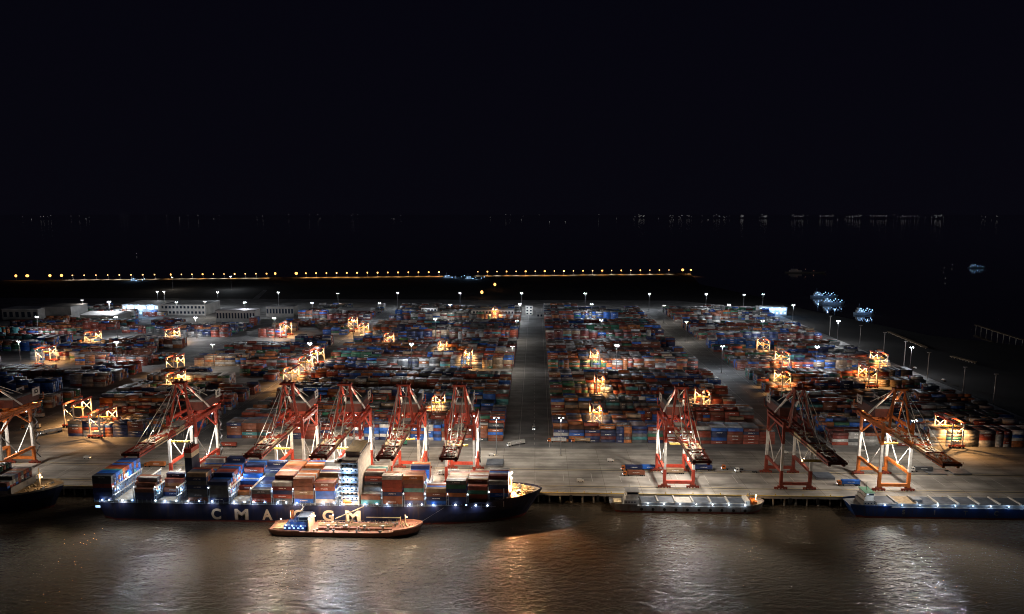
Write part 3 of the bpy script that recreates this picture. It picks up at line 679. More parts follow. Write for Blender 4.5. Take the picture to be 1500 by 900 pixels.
# ------------------------------------------------------------------ the large container ship
SY0, SY1, SD = 399.6, 432.0, 4.4
def big_ship():
    r = empty('container_ship', (0, 0, 0), 0, 'huge navy blue container ship loaded with stacks, moored under five red cranes', 'container ship')
    h, rim, st, dk_z, dk = hull(r, -278, 4.5, SY0, SY1, SD, WZ - 2, 'navy_hull', 'boot_red', +1, 58, 10, 6.0, 12, 34, boot_z=WZ + 1.0, bexp=2.2)
    close_deck(r, dk, 'deck_grey'); bulwark(r, rim, 'navy_hull', 24, 1.3)
    # hatch covers, lashing bridges
    bays = [(-278, 7), (-265, 0), (-251, 1), (-236.6, 2), (-217.3, 3)]
    for i, x in enumerate(BAYX):
        n0, n1 = ROWR[i]; nm = 'hatch_cover'
        for a in range(n0, n1, 4):
            b = min(n1, a + 4)
            MB().box(x, x + CL, ROWY(a) + .02, ROWY(b) - .1, dk_z((x + 278) / 282.5) if False else SD - .1, HZ(i) - .02).build(nm, 'hatch_light' if i in (1, 3, 6, 14) else 'hatch_grey', r)
    for i, x in enumerate(BAYX):
        if i == 17: xb = x + CL + .5
        else: xb = x + CL + .35
        n0, n1 = ROWR[i]; ya, yb = ROWY(n0), ROWY(n1); top = HZ(i) + (8.2 if i < 12 else 6.2)
        lb = MB(); y = ya
        while y < yb + .1:
            lb.beam((xb + .1, y, SD), (xb + .1, y, top), .28).beam((xb + 1.1, y, SD), (xb + 1.1, y, top), .28); y += 2.5
        y = ya; s = 0
        while y < yb - 2.4:
            for zz in (SD + 1.6, SD + 5.2): 
                if zz + 3.4 < top: lb.beam((xb + 1.15, y, zz), (xb + 1.15, y + 2.5, zz + 3.4), .16).beam((xb + 1.15, y + 2.5, zz), (xb + 1.15, y, zz + 3.4), .16)
            y += 2.5
        br = lb.build('lashing_bridge', 'lash_blue', r)
        k = MB()
        for zz in (SD + 4.6, top): k.box(xb - .1, xb + 1.3, ya, yb, zz, zz + .15)
        k.beam((xb + 1.3, ya, top + 1.1), (xb + 1.3, yb, top + 1.1), .1).build('catwalk', 'white', br)
        MB().ball((xb + .7, ya - .2, top + .9), .28).ball((xb + .7, (ya + yb) / 2, top + .9), .28).build('lamp', 'lamp_cool', br)
        if i in (0, 1, 2, 3, 5, 6, 7, 8, 10, 11, 13, 14, 16): light((xb + .7, ya + 4, SD + 7.2), 900, (0.62, .80, 1.0), br, .3); light((xb + .7, ya + 17, top + 2.2), 1500, (0.62, .80, 1.0), br, .3)
    # side passage with rail, posts and its row of deck lamps
    k = MB(); x = -277
    while x < -24: k.beam((x, SY0 + .3, SD), (x, SY0 + .3, SD + 2.2), .2); x += 3.05
    k.box(-277, -24, SY0 + .15, SY0 + .45, SD + 1.1, SD + 1.2)
    k.build('side_rail', 'lash_blue', r)
    for i in range(36):
        x = -273 + i * 7.0 + random.uniform(-1.5, 1.5)
        if -60 < x < -50 or i in (4, 11, 19, 27): continue
        l = MB().ball((x, SY0 - .1, SD + 1.8), .42).build('deck_lamp', 'lamp_cool' if i % 3 else 'lamp_blue', r)
        if i % 2 == 0: light((x, SY0 - 2.2, SD + 1.2), 1000, (0.86, .88, 1.0), l, .3, 150, aim=(0, .45, -1)); light((x, SY0 - .6, SD + 1.9), 160, (0.62, .80, 1.0), l, .3)
    # stern name plate marks and stern rail
    MB().box(-276.5, -273.5, SY0 - .12, SY0 - .02, 1.0, 2.4).build('stern_plate', 'lit_window', r)
    # hull lettering
    for ch, px, wpx in (('C', 314, 14), ('M', 348, 20), ('A', 388, 15), ('C', 433, 15), ('G', 476, 16), ('M', 509, 22)):
        x = -277.9 + (px - 140.5) * .4345
        l = letters(ch, 6.9, 'letter_cream', r, off=.34); bpy.context.view_layer.update()
        wd = l.dimensions.x; l.scale = (wpx * .4345 / max(wd, .1), 1, 1); bb = min(c[0] for c in l.bound_box) * l.scale[0]
        l.location = (x - bb, SY0 - .10, -5.2)
    # accommodation tower
    tx0, tx1 = -120.6, -109.4; a = empty('bridge_tower', (0, 0, 0)); a.parent = r
    MB().box(tx0, tx1, SY0 + 2, SY1 - 2, SD, 33.5).build('tower_block', 'white', a)
    MB().box(tx1 + .02, tx1 + .5, SY0 + .6, SY1 - .6, SD, 34.6).build('front_wall', 'white', a)
    MB().box(tx0 + 2, tx1 + .6, SY0 - .6, SY1 + .6, 33.6, 34.3).box(tx0 + 2.5, tx1 + .3, SY0 + 6, SY1 - 6, 34.3, 37.4).build('wheelhouse', 'white', a)
    MB().box(tx1 + .31, tx1 + .36, SY0 + 6.5, SY1 - 6.5, 35.3, 36.6).build('bridge_window', 'glass', a)
    MB().box(tx0 + 2.2, tx1 + .9, SY0 + 5.6, SY1 - 5.6, 37.4, 37.7).build('wheelhouse_roof', 'cream', a)
    MB().beam((tx0 + 5, 416, 37.7), (tx0 + 5, 416, 47), .5).beam((tx0 + 5, 411, 43), (tx0 + 5, 421, 43), .3).beam((tx0 + 5, 413, 45), (tx0 + 5, 419, 45), .3).build('radar_mast', 'white', a)
    MB().box(tx0 - 2.5, tx0 + 2, SY0 - 1.5, SY0 + 6, 32.4, 33.6).box(tx0 - .5, tx1, SY0 - 1.5, SY0 + 3, 33.0, 33.6).build('bridge_wing', 'white', a)
    for i in range(9):
        z = SD + 2.8 + i * 3.05
        MB().box(tx0 - .8, tx1 - .3, SY0 + .2, SY0 + 2.1, z, z + .18).build('balcony', 'lash_blue', a)
        kk = MB(); kk.beam((tx0 - .8, SY0 + .25, z + 1.2), (tx1 - .3, SY0 + .25, z + 1.2), .12)
        for q in range(7): kk.beam((tx0 - .8 + q * 1.85, SY0 + .25, z), (tx0 - .8 + q * 1.85, SY0 + .25, z + 1.2), .1)
        kk.build('balcony_rail', 'white', a)
        if i % 2 == 0 and i < 8:
            MB().ball((tx0 + 2.2, SY0 + 1.4, z + 2.4), .38).ball((tx0 + 7.2, SY0 + 1.4, z + 2.4), .38).build('deck_lamp', 'lamp_cool', a)
            light((tx0 + 5, SY0 - .9, z + 1.8), 2600, (0.42, .66, 1.0), a, .4)
        for q in range(4): MB().box(tx0 + 1.2 + q * 2.6, tx0 + 2.2 + q * 2.6, SY0 + 1.93, SY0 + 1.99, z + .7, z + 1.8).build('window', 'glass', a)
    # orange lifeboat on the near side of the tower
    lf = empty('lifeboat', (0, 0, 0)); 
    lf.parent = r
    MB().loft([[(-120, 399.9, 6.2), (-120, 401.3, 6.2), (-120, 400.6, 6.0)], [(-118.5, 399.2, 7.4), (-118.5, 402, 7.4), (-118.5, 400.6, 5.6)], [(-114.5, 399.2, 7.4), (-114.5, 402, 7.4), (-114.5, 400.6, 5.6)], [(-113, 399.9, 6.4), (-113, 401.3, 6.4), (-113, 400.6, 6.1)]]).box(-119, -114, 399.5, 401.7, 7.4, 8.4).build('boat_shell', 'orange', lf)
    # funnel
    f = MB().box(-223.6, -219.0, 411, 421, HZ(3), 30).build('funnel', 'navy_hull', r)
    MB().box(-223.64, -218.96, 410.96, 421.04, 30, 33.2).build('funnel_band', 'cream', f); MB().box(-223.66, -218.94, 410.94, 421.06, 33.2, 36.0).build('funnel_top', 'red', f)
    k = MB()
    for q in range(4): k.cyl((-221.3, 412.5 + q * 2.4, 36), (-221.3, 412.5 + q * 2.4, 38.4), .5)
    k.build('exhaust_pipe', 'dark', f)
    # forecastle gear
    MB().poly([(-17.5, 403.6), (-10, 406.0), (-4, 409.8), (0, 413.0), (2.6, 415.8), (0, 418.6), (-4, 421.8), (-10, 425.6), (-17.5, 428)], SD + 2.5, dk_z(.972)).build('forecastle_deck', 'deck_tan', r)
    fz = dk_z(.972); k = MB()
    for i in range(90):
        x = random.uniform(-16.5, -1.0); hw = max(.5, (2 - x) * .75); y = 415.8 + random.uniform(-1, 1) * min(hw, 10)
        s_ = random.uniform(.3, .9); k.box(x, x + s_ * 1.6, y, y + s_, fz, fz + random.uniform(.4, 1.5))
    k.build('deck_fittings', 'cream', r)
    for yy in (411, 420): MB().cyl((-10, yy - 1.6, fz + 1.2), (-10, yy + 1.6, fz + 1.2), 1.1, n=10).box(-11.5, -8.5, yy - 2, yy - 1.6, fz, fz + 1.6).build('windlass', 'steel', r)
    fm = MB().cyl((-15.5, 415.8, fz), (-15.5, 415.8, fz + 12), .45, .25).beam((-15.5, 413.5, fz + 9), (-15.5, 418.1, fz + 9), .3).build('foremast', 'cream', r)
    for dz in (11.6, 8.0): MB().ball((-14.8, 415.8, fz + dz), .55).build('mast_lamp', 'lamp_warm', fm)
    light((-14.6, 415.0, fz + 11.5), 40000, (1.0, .62, .32), fm, .5); light((-13.5, 414.6, fz + 11.0), 230000, (1.0, .42, .16), fm, .45, 120, aim=(0, -1, -.55))
    MB().box(-19.4, -19.0, 402, 429, SD, fz + 5.5).build('breakwater', 'white', r)
    k = MB()
    for a_, b_ in (((-276, SY1 - 2, SD), (-292, QY + 1.4, 1)), ((2, 417, fz), (20, QY + 1.4, 1)), ((-6, 424, fz), (2, QY + 1.4, 1)), ((-2, 420, fz), (38, QY + 1.4, 1))): k.cyl(a_, b_, .09, n=4)
    k.build('mooring_line', 'white', r)
    return r
BAYX = [-278.0 + .3, -265.0, -251.1, -236.7, -217.3, -204.6, -190.3, -176.8, -163.7, -150.4, -136.3, -107.2, -98.6 + .2, -85.1, -70.4, -57.4, -43.8, -30.7]
BAYX[11] = -106.0 - 1.2; BAYX[12] = -94.0 - 4.2 + 1.2
BAYX = [-277.7, -264.6, -251.1, -237.0, -217.0, -203.6, -190.2, -176.8, -163.4, -150.0, -136.6, -108.2 + .3, -94.4, -81.0, -67.6 + .6, -55.2 + .6, -42.2 + .6, -29.0 + .4]
HB = [[6] * 13, [0] * 9 + [1, 2, 2, 1], [3, 4, 5, 5, 3, 0, 0, 0, 0, 0, 0, 0, 0], [0, 0, 0, 2, 4, 5, 5, 4, 3, 0, 0, 0, 0], [7, 7, 7, 7, 6, 6, 6, 6, 6, 6, 7, 7, 7],
      [5, 5, 5, 6, 6, 6, 6, 6, 6, 6, 6, 7, 7], [0, 0, 0, 0, 1, 2, 3, 3, 4, 5, 6, 6, 6], [3, 3, 3, 3, 3, 3, 3, 3, 3, 5, 5, 6, 6], [5, 5, 6, 6, 6, 6, 6, 6, 6, 6, 6, 6, 6],
      [6, 6, 6, 6, 6, 6, 6, 5, 5, 6, 6, 6, 6], [5, 5, 5, 5, 6, 6, 6, 6, 6, 7, 7, 6, 6], [2, 2, 2, 3, 5, 6, 6, 6, 6, 6, 5, 5, 5], [7, 7, 6, 6, 6, 6, 4, 3, 3, 3, 2, 2, 2],
      [7, 7, 7, 7, 6, 5, 4, 3, 3, 5, 6, 6, 6], [4, 4, 4, 4, 2, 2, 1, 1, 1, 1, 1, 1, 0], [6, 6, 6, 5, 5, 5, 5, 5, 5, 4, 4, 3, 3], [4, 4, 5, 5, 5, 5, 5, 5, 4, 4, 3], [5, 6, 6, 6, 6, 6, 5, 5, 5]]
ROWR = [(0, 13)] * 16 + [(1, 12), (2, 11)]
ROWY = lambda q: SY0 + .55 + q * 2.44 * 1.005
def HZ(i): return SD + 1.5 + (0.8 if i >= 16 else 0)
BT = [{'navy': 6, 'blue': 7, 'orange': 3, 'teal': 2}, {'orange': 5}, {'orange': 8, 'brown': 4}, {'white': 5, 'navy': 7}, {'maroon': 6, 'navy': 5, 'brown': 5}, {'navy': 7, 'blue': 3, 'brick red': 3},
      {'blue': 9, 'brick red': 3}, {'navy': 9, 'blue': 9, 'brick red': 2}, {'navy': 4, 'orange': 7, 'tan': 6}, {'brown': 5, 'orange': 4, 'tan': 5, 'white': 3}, {'blue': 4, 'brick red': 7, 'brown': 3},
      {'green': 9, 'blue': 7, 'brick red': 5}, {'brick red': 7, 'navy': 3, 'brown': 5, 'tan': 3}, {'brown': 7, 'maroon': 5, 'white': 3, 'tan': 3}, {'navy': 7, 'brown': 4, 'green': 3, 'pale grey': 4},
      {'blue': 7, 'navy': 6, 'white': 4}, {'navy': 5, 'green': 4, 'brown': 4, 'white': 3}, {'dark grey': 6, 'navy': 5, 'tan': 3}]
big_ship()
def load_big():
    rn = random.Random(5); cand = []
    for i, hs in enumerate(HB):
        n0, n1 = ROWR[i]
        for q, h in enumerate(hs):
            ntier = h
            for t in range(h):
                near = hs[q - 1] if q else 0
                nxt = 0
                if i + 1 < len(HB) and i not in (3, 10):
                    qq = q + n0 - ROWR[i + 1][0]; nxt = HB[i + 1][qq] if 0 <= qq < len(HB[i + 1]) else 0
                vis = (t == h - 1) or near <= t or nxt <= t - 1
                big = (3 if near <= t else 0) + (2.2 if t == h - 1 else 0) + (.6 if nxt <= t else 0)
                bt = dict(BT[i])
                if t == h - 1 and i not in (0, 5, 6, 7): bt = {'tan': 6, 'orange': 2.5, 'brick red': 2, 'white': 5, 'brown': 4, 'navy': 1.2, 'blue': .8, 'green': .3, 'pale grey': 3, 'dark grey': 2}  # top boxes get paler, warmer paints, partly standing for lamp light on roofs
                elif near <= t and i in (0, 2, 4, 5, 7, 8): bt = {'navy': 12, 'dark grey': 5, 'maroon': 5, 'brown': 2, 'green': .3, 'teal': 0, 'white': 0, 'pale grey': 0, 'blue': .4, 'tan': 0, 'orange': .4}  # exposed near boxes get darker paints, partly for the shade on that side
                cand.append((big - q * .03 if vis else -1, i, q + n0, t, h, pick(bt, rn), rn.random() < .4))
    cand.sort(key=lambda c: -c[0])
    for k, (sc_, i, q, t, h, c, lg) in enumerate(cand):
        x, y, z = BAYX[i], ROWY(q), HZ(i) + t * CH
        if k < 262 and sc_ > 0:
            tl = 'top tier' if t == h - 1 else '%s tier' % ordinal(t)
            container(x, y, z, c, "large ship's %s container, %s bay from stern, %s row from near rail, %s" % (c, ordinal(i), ordinal(q), tl), 'containers stacked on the large ship', int(lg))
        else: add_joined(x, y, z, c, CL, lg)
load_big()

# ------------------------------------------------------------------ bunker tanker alongside
def tank_clutter(r, x0, x1, z):
    q = random.Random(31)
    for nm, m, n, h in (('deck_valve', 'white', 34, 1.2), ('deck_locker', 'deck_tan', 16, 1.0), ('vent_post', 'cream', 14, 2.6)):
        k = MB()
        for i in range(n):
            x = q.uniform(x0 + 27, x1 - 14); y = q.choice((382.6, 384.2, 386, 388.5, 390.4, 393, 394)) + q.uniform(-.3, .3); s = .5 if h < 2 else .16
            k.box(x, x + s * q.uniform(1, 2.4), y, y + s, z, z + h * q.uniform(.8, 1.3) + (1.5 if 384.4 < y < 392 else 0))
        k.build(nm, m, r)
    k = MB()
    for yy in (381.7, 394.9):
        k.beam((x0 + 26, yy, z + 1.1), (x1 - 16, yy, z + 1.1), .09)
        for i in range(26): k.beam((x0 + 26 + i * 1.95, yy, z), (x0 + 26 + i * 1.95, yy, z + 1.1), .08)
    k.build('deck_rail', 'cream', r)
    k = MB()
    for i in range(9): k.beam((x0 + 29 + i * 5, 381.8, z + 1.7), (x0 + 29 + i * 5, 394.8, z + 1.7), .14)
    k.build('cross_pipe', 'rust_deck', r)
def tanker():
    x0, x1, ya, yb = -160.0, -67.5, 381.2, 395.4; z = -4.1
    r = empty('bunker_tanker', (0, 0, 0), 0, 'small rust red bunker tanker moored alongside the large ship', 'tanker')
    h, rim, st, dz, dk = hull(r, x0, x1, ya, yb, z, WZ - 1.5, 'rust_hull', 'dark', +1, 20, 7, 3.2, 4, 26, boot_z=WZ + .5)
    close_deck(r, dk, 'rust_deck'); bulwark(r, rim, 'rust_deck', 18, 1.1); bulwark(r, rim, 'rust_deck', -5, 1.0, 'stern_bulwark')
    B('trunk_deck', 'rust_deck', r, (x0 + 30, x1 - 18, ya + 3.2, yb - 3.2, z, z + 1.5))
    k = MB()
    for q in (-1.6, -.8, 0, .8, 1.6): k.cyl((x0 + 29, 387.7 + q, z + 2.2), (x1 - 18, 387.7 + q, z + 2.2), .22, n=6)
    for i in range(12): k.box(x0 + 31 + i * 3.6, x0 + 31.3 + i * 3.6, 385.6, 389.8, z + 1.5, z + 2.0)
    k.build('cargo_pipe', 'deck_tan', r)
    for i in range(4): MB().cyl((x0 + 36 + i * 11, 384.8, z + 1.5), (x0 + 36 + i * 11, 384.8, z + 2.8), .8, n=8).cyl((x0 + 36 + i * 11, 384.8, z + 2.8), (x0 + 36 + i * 11, 384.8, z + 3.2), 1.0, n=8).build('tank_hatch', 'white', r)
    for i in range(3): MB().cyl((x0 + 40 + i * 14, 381.6, z), (x0 + 40 + i * 14, 381.6, z + 1.4), .5, n=8).cyl((x0 + 39.2 + i * 14, 381.6, z + 1.4), (x0 + 40.8 + i * 14, 381.6, z + 1.4), .45, n=8).build('winch', 'steel', r)
    MB().beam((x0 + 46, 388, z + 1.5), (x0 + 46, 388, z + 8.5), .6).beam((x0 + 39.5, 388, z + 5.5), (x0 + 56, 392, z + 12), .5).build('hose_crane', 'cream', r)
    MB().beam((x1 - 35, 391, z + 5.4), (x1 - 14, 391, z + 5.4), .4).beam((x1 - 14, 391, z), (x1 - 14, 391, z + 6), .4).build('derrick', 'cream', r)
    B('stern_deck', 'deck_tan', r, (x0 + 2.5, x0 + 9, ya + 2.8, yb - 2.8, z + .02, z + .9))
    s = B('deckhouse', 'blue_hull', r, (x0 + 9.5, x0 + 23, ya + 1.8, yb - 1.8, z, z + 2.6)); B('upper_house', 'blue_hull', s, (x0 + 13, x0 + 23.6, ya + 2.8, yb - 2.8, z + 2.6, z + 5.2)); B('wheelhouse', 'white', s, (x0 + 18, x0 + 23.8, ya + 3.6, yb - 3.6, z + 5.2, z + 7.8))
    for q in range(6): MB().beam((x0 + 9.6 + q * 2.6, ya + 1.5, z + 2.6), (x0 + 9.6 + q * 2.6, ya + 1.5, z + 3.7), .1).beam((x0 + 13 + q * 2.1, ya + 2.5, z + 5.2), (x0 + 13 + q * 2.1, ya + 2.5, z + 6.2), .1).build('railing_post', 'white', s)
    MB().beam((x0 + 9.5, ya + 1.5, z + 3.7), (x0 + 23, ya + 1.5, z + 3.7), .12).build('railing', 'white', s)
    MB().beam((x0 + 11, ya + 6, z + 2.6), (x0 + 16, ya + 6, z + 7.5), .3).beam((x0 + 12, ya + 9, z + 2.6), (x0 + 12, ya + 9, z + 8), .4).build('davit', 'orange', s)
    B('front_stair_wall', 'cream', s, (x0 + 24.0, x0 + 24.7, ya + 1.4, yb - 1.4, z, z + 7.0)); B('wheelhouse_window', 'glass', s, (x0 + 18.4, x0 + 23.4, ya + 3.53, ya + 3.6, z + 6, z + 7.2))
    B('wheelhouse_roof', 'deck_grey', s, (x0 + 17.4, x0 + 24.3, ya + 3.2, yb - 3.2, z + 7.8, z + 8.1))
    for q in range(5): B('window', 'lit_window', s, (x0 + 9.6 + q * 2.7, x0 + 10.8 + q * 2.7, ya + 1.7, ya + 1.78, z + 1.2, z + 2.0))
    MB().beam((x0 + 20, 387, z + 9.2), (x0 + 20, 387, z + 15), .35).beam((x0 + 20, 384.5, z + 12.5), (x0 + 20, 389.5, z + 12.5), .25).build('radar_mast', 'white', r)
    MB().cyl((x0 + 13, 388, z + 6), (x0 + 13, 388, z + 10.5), 1.1, n=10).build('funnel', 'orange', r)
    fm = MB().beam((x1 - 10.5, 387.7, z + 1), (x1 - 10.5, 387.7, z + 9), .5).build('foremast', 'cream', r)
    k = MB()
    for i in range(14): xx = random.uniform(x1 - 14, x1 - 4); k.box(xx, xx + .9, 384.5 + random.random() * 6, 391, z + 1.2, z + 2.2) if i == 0 else k.box(xx, xx + .6, 385 + (i % 5) * 1.2, 385.6 + (i % 5) * 1.2, dz(.92), dz(.92) + 1)
    k.build('deck_fittings', 'cream', r)
    for p in ((x0 + 11, ya + 1.2, z + 3.6), (x0 + 20, ya + 1.2, z + 3.2), (x0 + 15, ya + 1.2, z + 3.4)): l = MB().ball(p, .35).build('deck_lamp', 'lamp_blue', r); light((p[0], p[1] - .8, p[2] + .4), 260, BLUE, l, .25)
    for p, w_ in (((x0 + 27.0, 387.7, z + 7.4), 9000), ((x1 - 9.6, 387.7, z + 7.5), 5500), ((x0 + 6.0, 387.7, z + 5.0), 2600), ((x0 + 52, 390, z + 7), 4200), ((x0 + 38, 388, z + 8), 4000)):
        l = MB().ball(p, .4).build('flood_lamp', 'lamp_warm', r); light((p[0] + .9, p[1], p[2] + .6), w_, (1.0, .66, .42), l, .4)
    light((x0 + 45, 391, z + 9), 9000, (1.0, .74, .5), r, .4, 120, aim=(0, 1, -.15))
    tank_clutter(r, x0, x1, z); light((x0 + 10, 387, z + 8), 2600, (1.0, .66, .42), r, .4)
    MB().cyl((x1 - 3, 388, z + 3), (-56, SY0 - .3, SD), .08, n=4).build('mooring_line', 'white', r)
tanker()

# ------------------------------------------------------------------ grey barge
def barge(name, label, x0, x1, ya, yb, z, hm, boot, covers, house, deckm='deck_grey', stripe=None, txt=None, boxes=None, nlamp=8, lampm='lamp_cool', tint=COOL):
    r = empty(name, (0, 0, 0), 0, label, 'cargo ship')
    h, rim, st, dz, dk = hull(r, x0, x1, ya, yb, z, WZ - 1.2, hm, boot, +1, 12, 9, 1.6, 3, 24, boot_z=WZ + 1.2)
    close_deck(r, dk, deckm); bulwark(r, rim, hm, 18, 1.0); bulwark(r, rim, hm, -4, 1.2, 'stern_bulwark')
    hx0, hx1 = house; c0 = hx1 + 2; n = len(covers); span = (x1 - 12 - c0)
    B('hatch_coaming', hm if hm != 'blue_hull' else 'deck_grey', r, (c0, c0 + span, ya + 1.7, yb - 1.7, z, z + 1.6))
    for i, cm in enumerate(covers):
        a = c0 + span * i / n; b = c0 + span * (i + 1) / n - 1.5
        B('hatch_cover', cm, r, (a, b, ya + 1.8, yb - 1.8, z + 1.62, z + 2.1))
        B('cross_beam', 'hatch_light', r, (b + .25, b + 1.25, ya + 1.5, yb - 1.5, z + 1.6, z + 2.9))
    B('side_coaming_rail', 'hatch_light', r, (c0, c0 + span, ya + 1.3, ya + 1.6, z + 1.7, z + 2.0), (c0, c0 + span, yb - 1.6, yb - 1.3, z + 1.7, z + 2.0))
    wm = 'wall_pale' if hm == 'grey_hull' else 'wall_grey'
    d = B('deckhouse', wm, r, (hx0, hx1, ya + 1.8, yb - 1.8, z, z + 3)); B('upper_house', 'white', d, (hx0 + .8, hx1, ya + 2.4, yb - 2.4, z + 3, z + 5.7)); B('wheelhouse', 'white', d, (hx0 + 1.6, hx1 + .3, ya + 2.6, yb - 2.6, z + 5.7, z + 8.2))
    B('wheelhouse_roof', 'wall_grey' if hm == 'grey_hull' else 'green_roof', d, (hx0 + 1, hx1 + .8, ya + 2.2, yb - 2.2, z + 8.2, z + 8.5)); B('wheelhouse_window', 'glass', d, (hx1 + .31, hx1 + .37, ya + 3, yb - 3, z + 6.7, z + 7.8), (hx0 + 2, hx1, ya + 2.53, ya + 2.6, z + 6.7, z + 7.8))
    B('deck_railing', 'white', d, (hx0 + .5, hx1 + .5, ya + 1.8, ya + 1.9, z + 3.9, z + 4.0), (hx0 + .5, hx1 + .5, ya + 1.8, ya + 1.9, z + 3.4, z + 3.46))
    for q in range(4): B('window', 'glass', d, (hx0 + .8 + q * 1.9, hx0 + 1.6 + q * 1.9, ya + 1.72, ya + 1.78, z + 1.2, z + 2.1))
    MB().beam((hx0 + 4, (ya + yb) / 2, z + 8.5), (hx0 + 4, (ya + yb) / 2, z + 14), .3).beam((hx0 + 4, (ya + yb) / 2 - 1.8, z + 12), (hx0 + 4, (ya + yb) / 2 + 1.8, z + 12), .2).build('radar_mast', 'white', r)
    k = MB()
    for i in range(10): q = x0 + 20 + i * (x1 - x0 - 34) / 9; k.cyl((q, ya - .35, z - 2.1), (q, ya + .05, z - 2.1), .95, n=10)
    k.build('tyre_fender', 'rubber', r) if hm == 'grey_hull' else None
    for i in range(nlamp):
        q = c0 + 4 + i * (span - 6) / (nlamp - 1); l = MB().ball((q, ya + .3, z + 1.5), .32).build('deck_lamp', lampm if i % 3 else 'lamp_cool', r)
        light((q, ya - .5, z + 1.9), 300, tint, l, .25)
    return r, rim, dz
mat('green_roof', (0.06, 0.25, 0.13), .6, 0, .2, .5)
r, rim, dz = barge('grey_cargo_barge', 'grey inland cargo barge with seven hatches, moored under the lone red crane', 49, 149, 421.5, 433.6, -2.4, 'grey_hull', 'boot_red',
      ['hatch_grey', 'hatch_grey', 'hatch_light', 'hatch_grey', 'hatch_grey', 'hatch_grey'], (58, 67), nlamp=7, tint=(.7, .85, 1))
B('stern_gear', 'cream', r, (51.5, 56.5, 424, 430, -2.2, -1.0)); light((54, 424, 3), 700, WARM, r, .3)
B('bow_house', 'white', r, (135.8, 138.6, 423, 432, -2.2, 1.2)); B('bow_winch', 'orange', r, (140.5, 143.5, 424.5, 430.5, -2.0, .4)); MB().beam((139.2, 427.5, -2), (139.2, 427.5, 5), .4).build('foremast', 'steel', r)
MB().ball((143.5, 427.5, 3.4), .4).cyl((143.5, 427.5, -1), (143.5, 427.5, 3), .12).build('bow_lamp', 'lamp_warm', r); light((143.5, 426.4, 3.6), 1500, (1, .6, .3), r, .3)
r, rim, dz = barge('blue_cargo_ship', 'bright blue cargo ship with lettering on its hull, moored at the right edge', 201, 345, 418.8, 433.6, .2, 'blue_hull', 'boot_red',
      ['hatch_grey', 'deck_tan', 'hatch_grey', 'hatch_grey', 'hatch_grey', 'hatch_grey', 'hatch_grey', 'hatch_grey', 'hatch_grey'], (209.0, 215.5), nlamp=11, lampm='lamp_blue', tint=(.5, .72, 1))
for ch, px in (('S', 1321), ('I', 1366), ('T', 1408), ('C', 1451)):
    l = letters(ch, 2.9, 'wall_grey', r, off=.12); l.location = (232.5 + (px - 1321) * .437, 418.65, -4.0)
B('open_hold_cargo', 'steel', r, (241, 247, 423, 428, 2.4, 4.0))
light((214, 417, 6), 400, COOL, r, .3)

# ------------------------------------------------------------------ left ship (bow only in view)
def left_ship():
    r = empty('moored_ship', (0, 0, 0), 0, 'dark blue ship at the left edge with tan foredeck and grey containers', 'container ship')
    h, rim, st, dz, dk = hull(r, -480, -309, 404, 431, 3.6, WZ - 2, 'navy_hull', 'boot_red', +1, 42, 8, 4.5, 9, 26, boot_z=WZ + .6)
    close_deck(r, dk, 'deck_tan'); bulwark(r, rim, 'kerb', 17, 1.2)
    B('breakwater', 'wall_grey', r, (-336.4, -336, 406.5, 428.5, 3.6, 10.0))
    B('hatch_cover', 'hatch_grey', r, (-450, -337, 406, 429, 3.6, 5.4))
    fz = dz(.9); fm = MB().cyl((-325, 417.5, fz), (-325, 417.5, fz + 13), .5, .25).beam((-325, 415.3, fz + 9), (-325, 419.7, fz + 9), .3).build('foremast', 'cream', r)
    MB().ball((-324.3, 417.5, fz + 8.4), .5).ball((-324.3, 418.6, fz + 6.4), .4).build('mast_lamp', 'lamp_warm', fm); light((-323.4, 417.0, fz + 7.4), 1500, (1, .7, .42), fm, .4)
    k = MB()
    for i in range(30):
        x = random.uniform(-333, -314); hw = max(.6, (-311 - x) * .5); y = 417.5 + random.uniform(-1, 1) * min(9, hw); k.box(x, x + random.uniform(.5, 1.6), y, y + random.uniform(.4, 1.2), fz - .2, fz + random.uniform(.5, 1.3))
    k.build('deck_fittings', 'cream', r)
    for yy in (413, 421.5): MB().cyl((-320, yy - 1.3, fz + 1), (-320, yy + 1.3, fz + 1), .9, n=10).build('windlass', 'steel', r)
    MB().cyl((-311, 419, fz), (-296, QY + 1.4, 1), .09, n=4).build('mooring_line', 'white', r)
left_ship()
rn = random.Random(9)
for b in range(3):
    for q in range(9):
        for t in range(5 if b else (4 if q > 1 else 3)):
            x = -350.5 - b * 13.6; y = 406.4 + q * 2.46; nm = pick({'dark grey': 6, 'pale grey': 3, 'maroon': 3}, rn)
            if b == 0 and (q == 0 or t == (3 if q > 1 else 2)):
                container(x, y, 5.5 + t * CH, nm, '%s container on the left edge ship, foremost bay, %s row from rail, %s tier' % (nm, ordinal(q), ordinal(t)), 'containers on the left edge ship')
            else: add_joined(x, y, 5.5 + t * CH, nm)

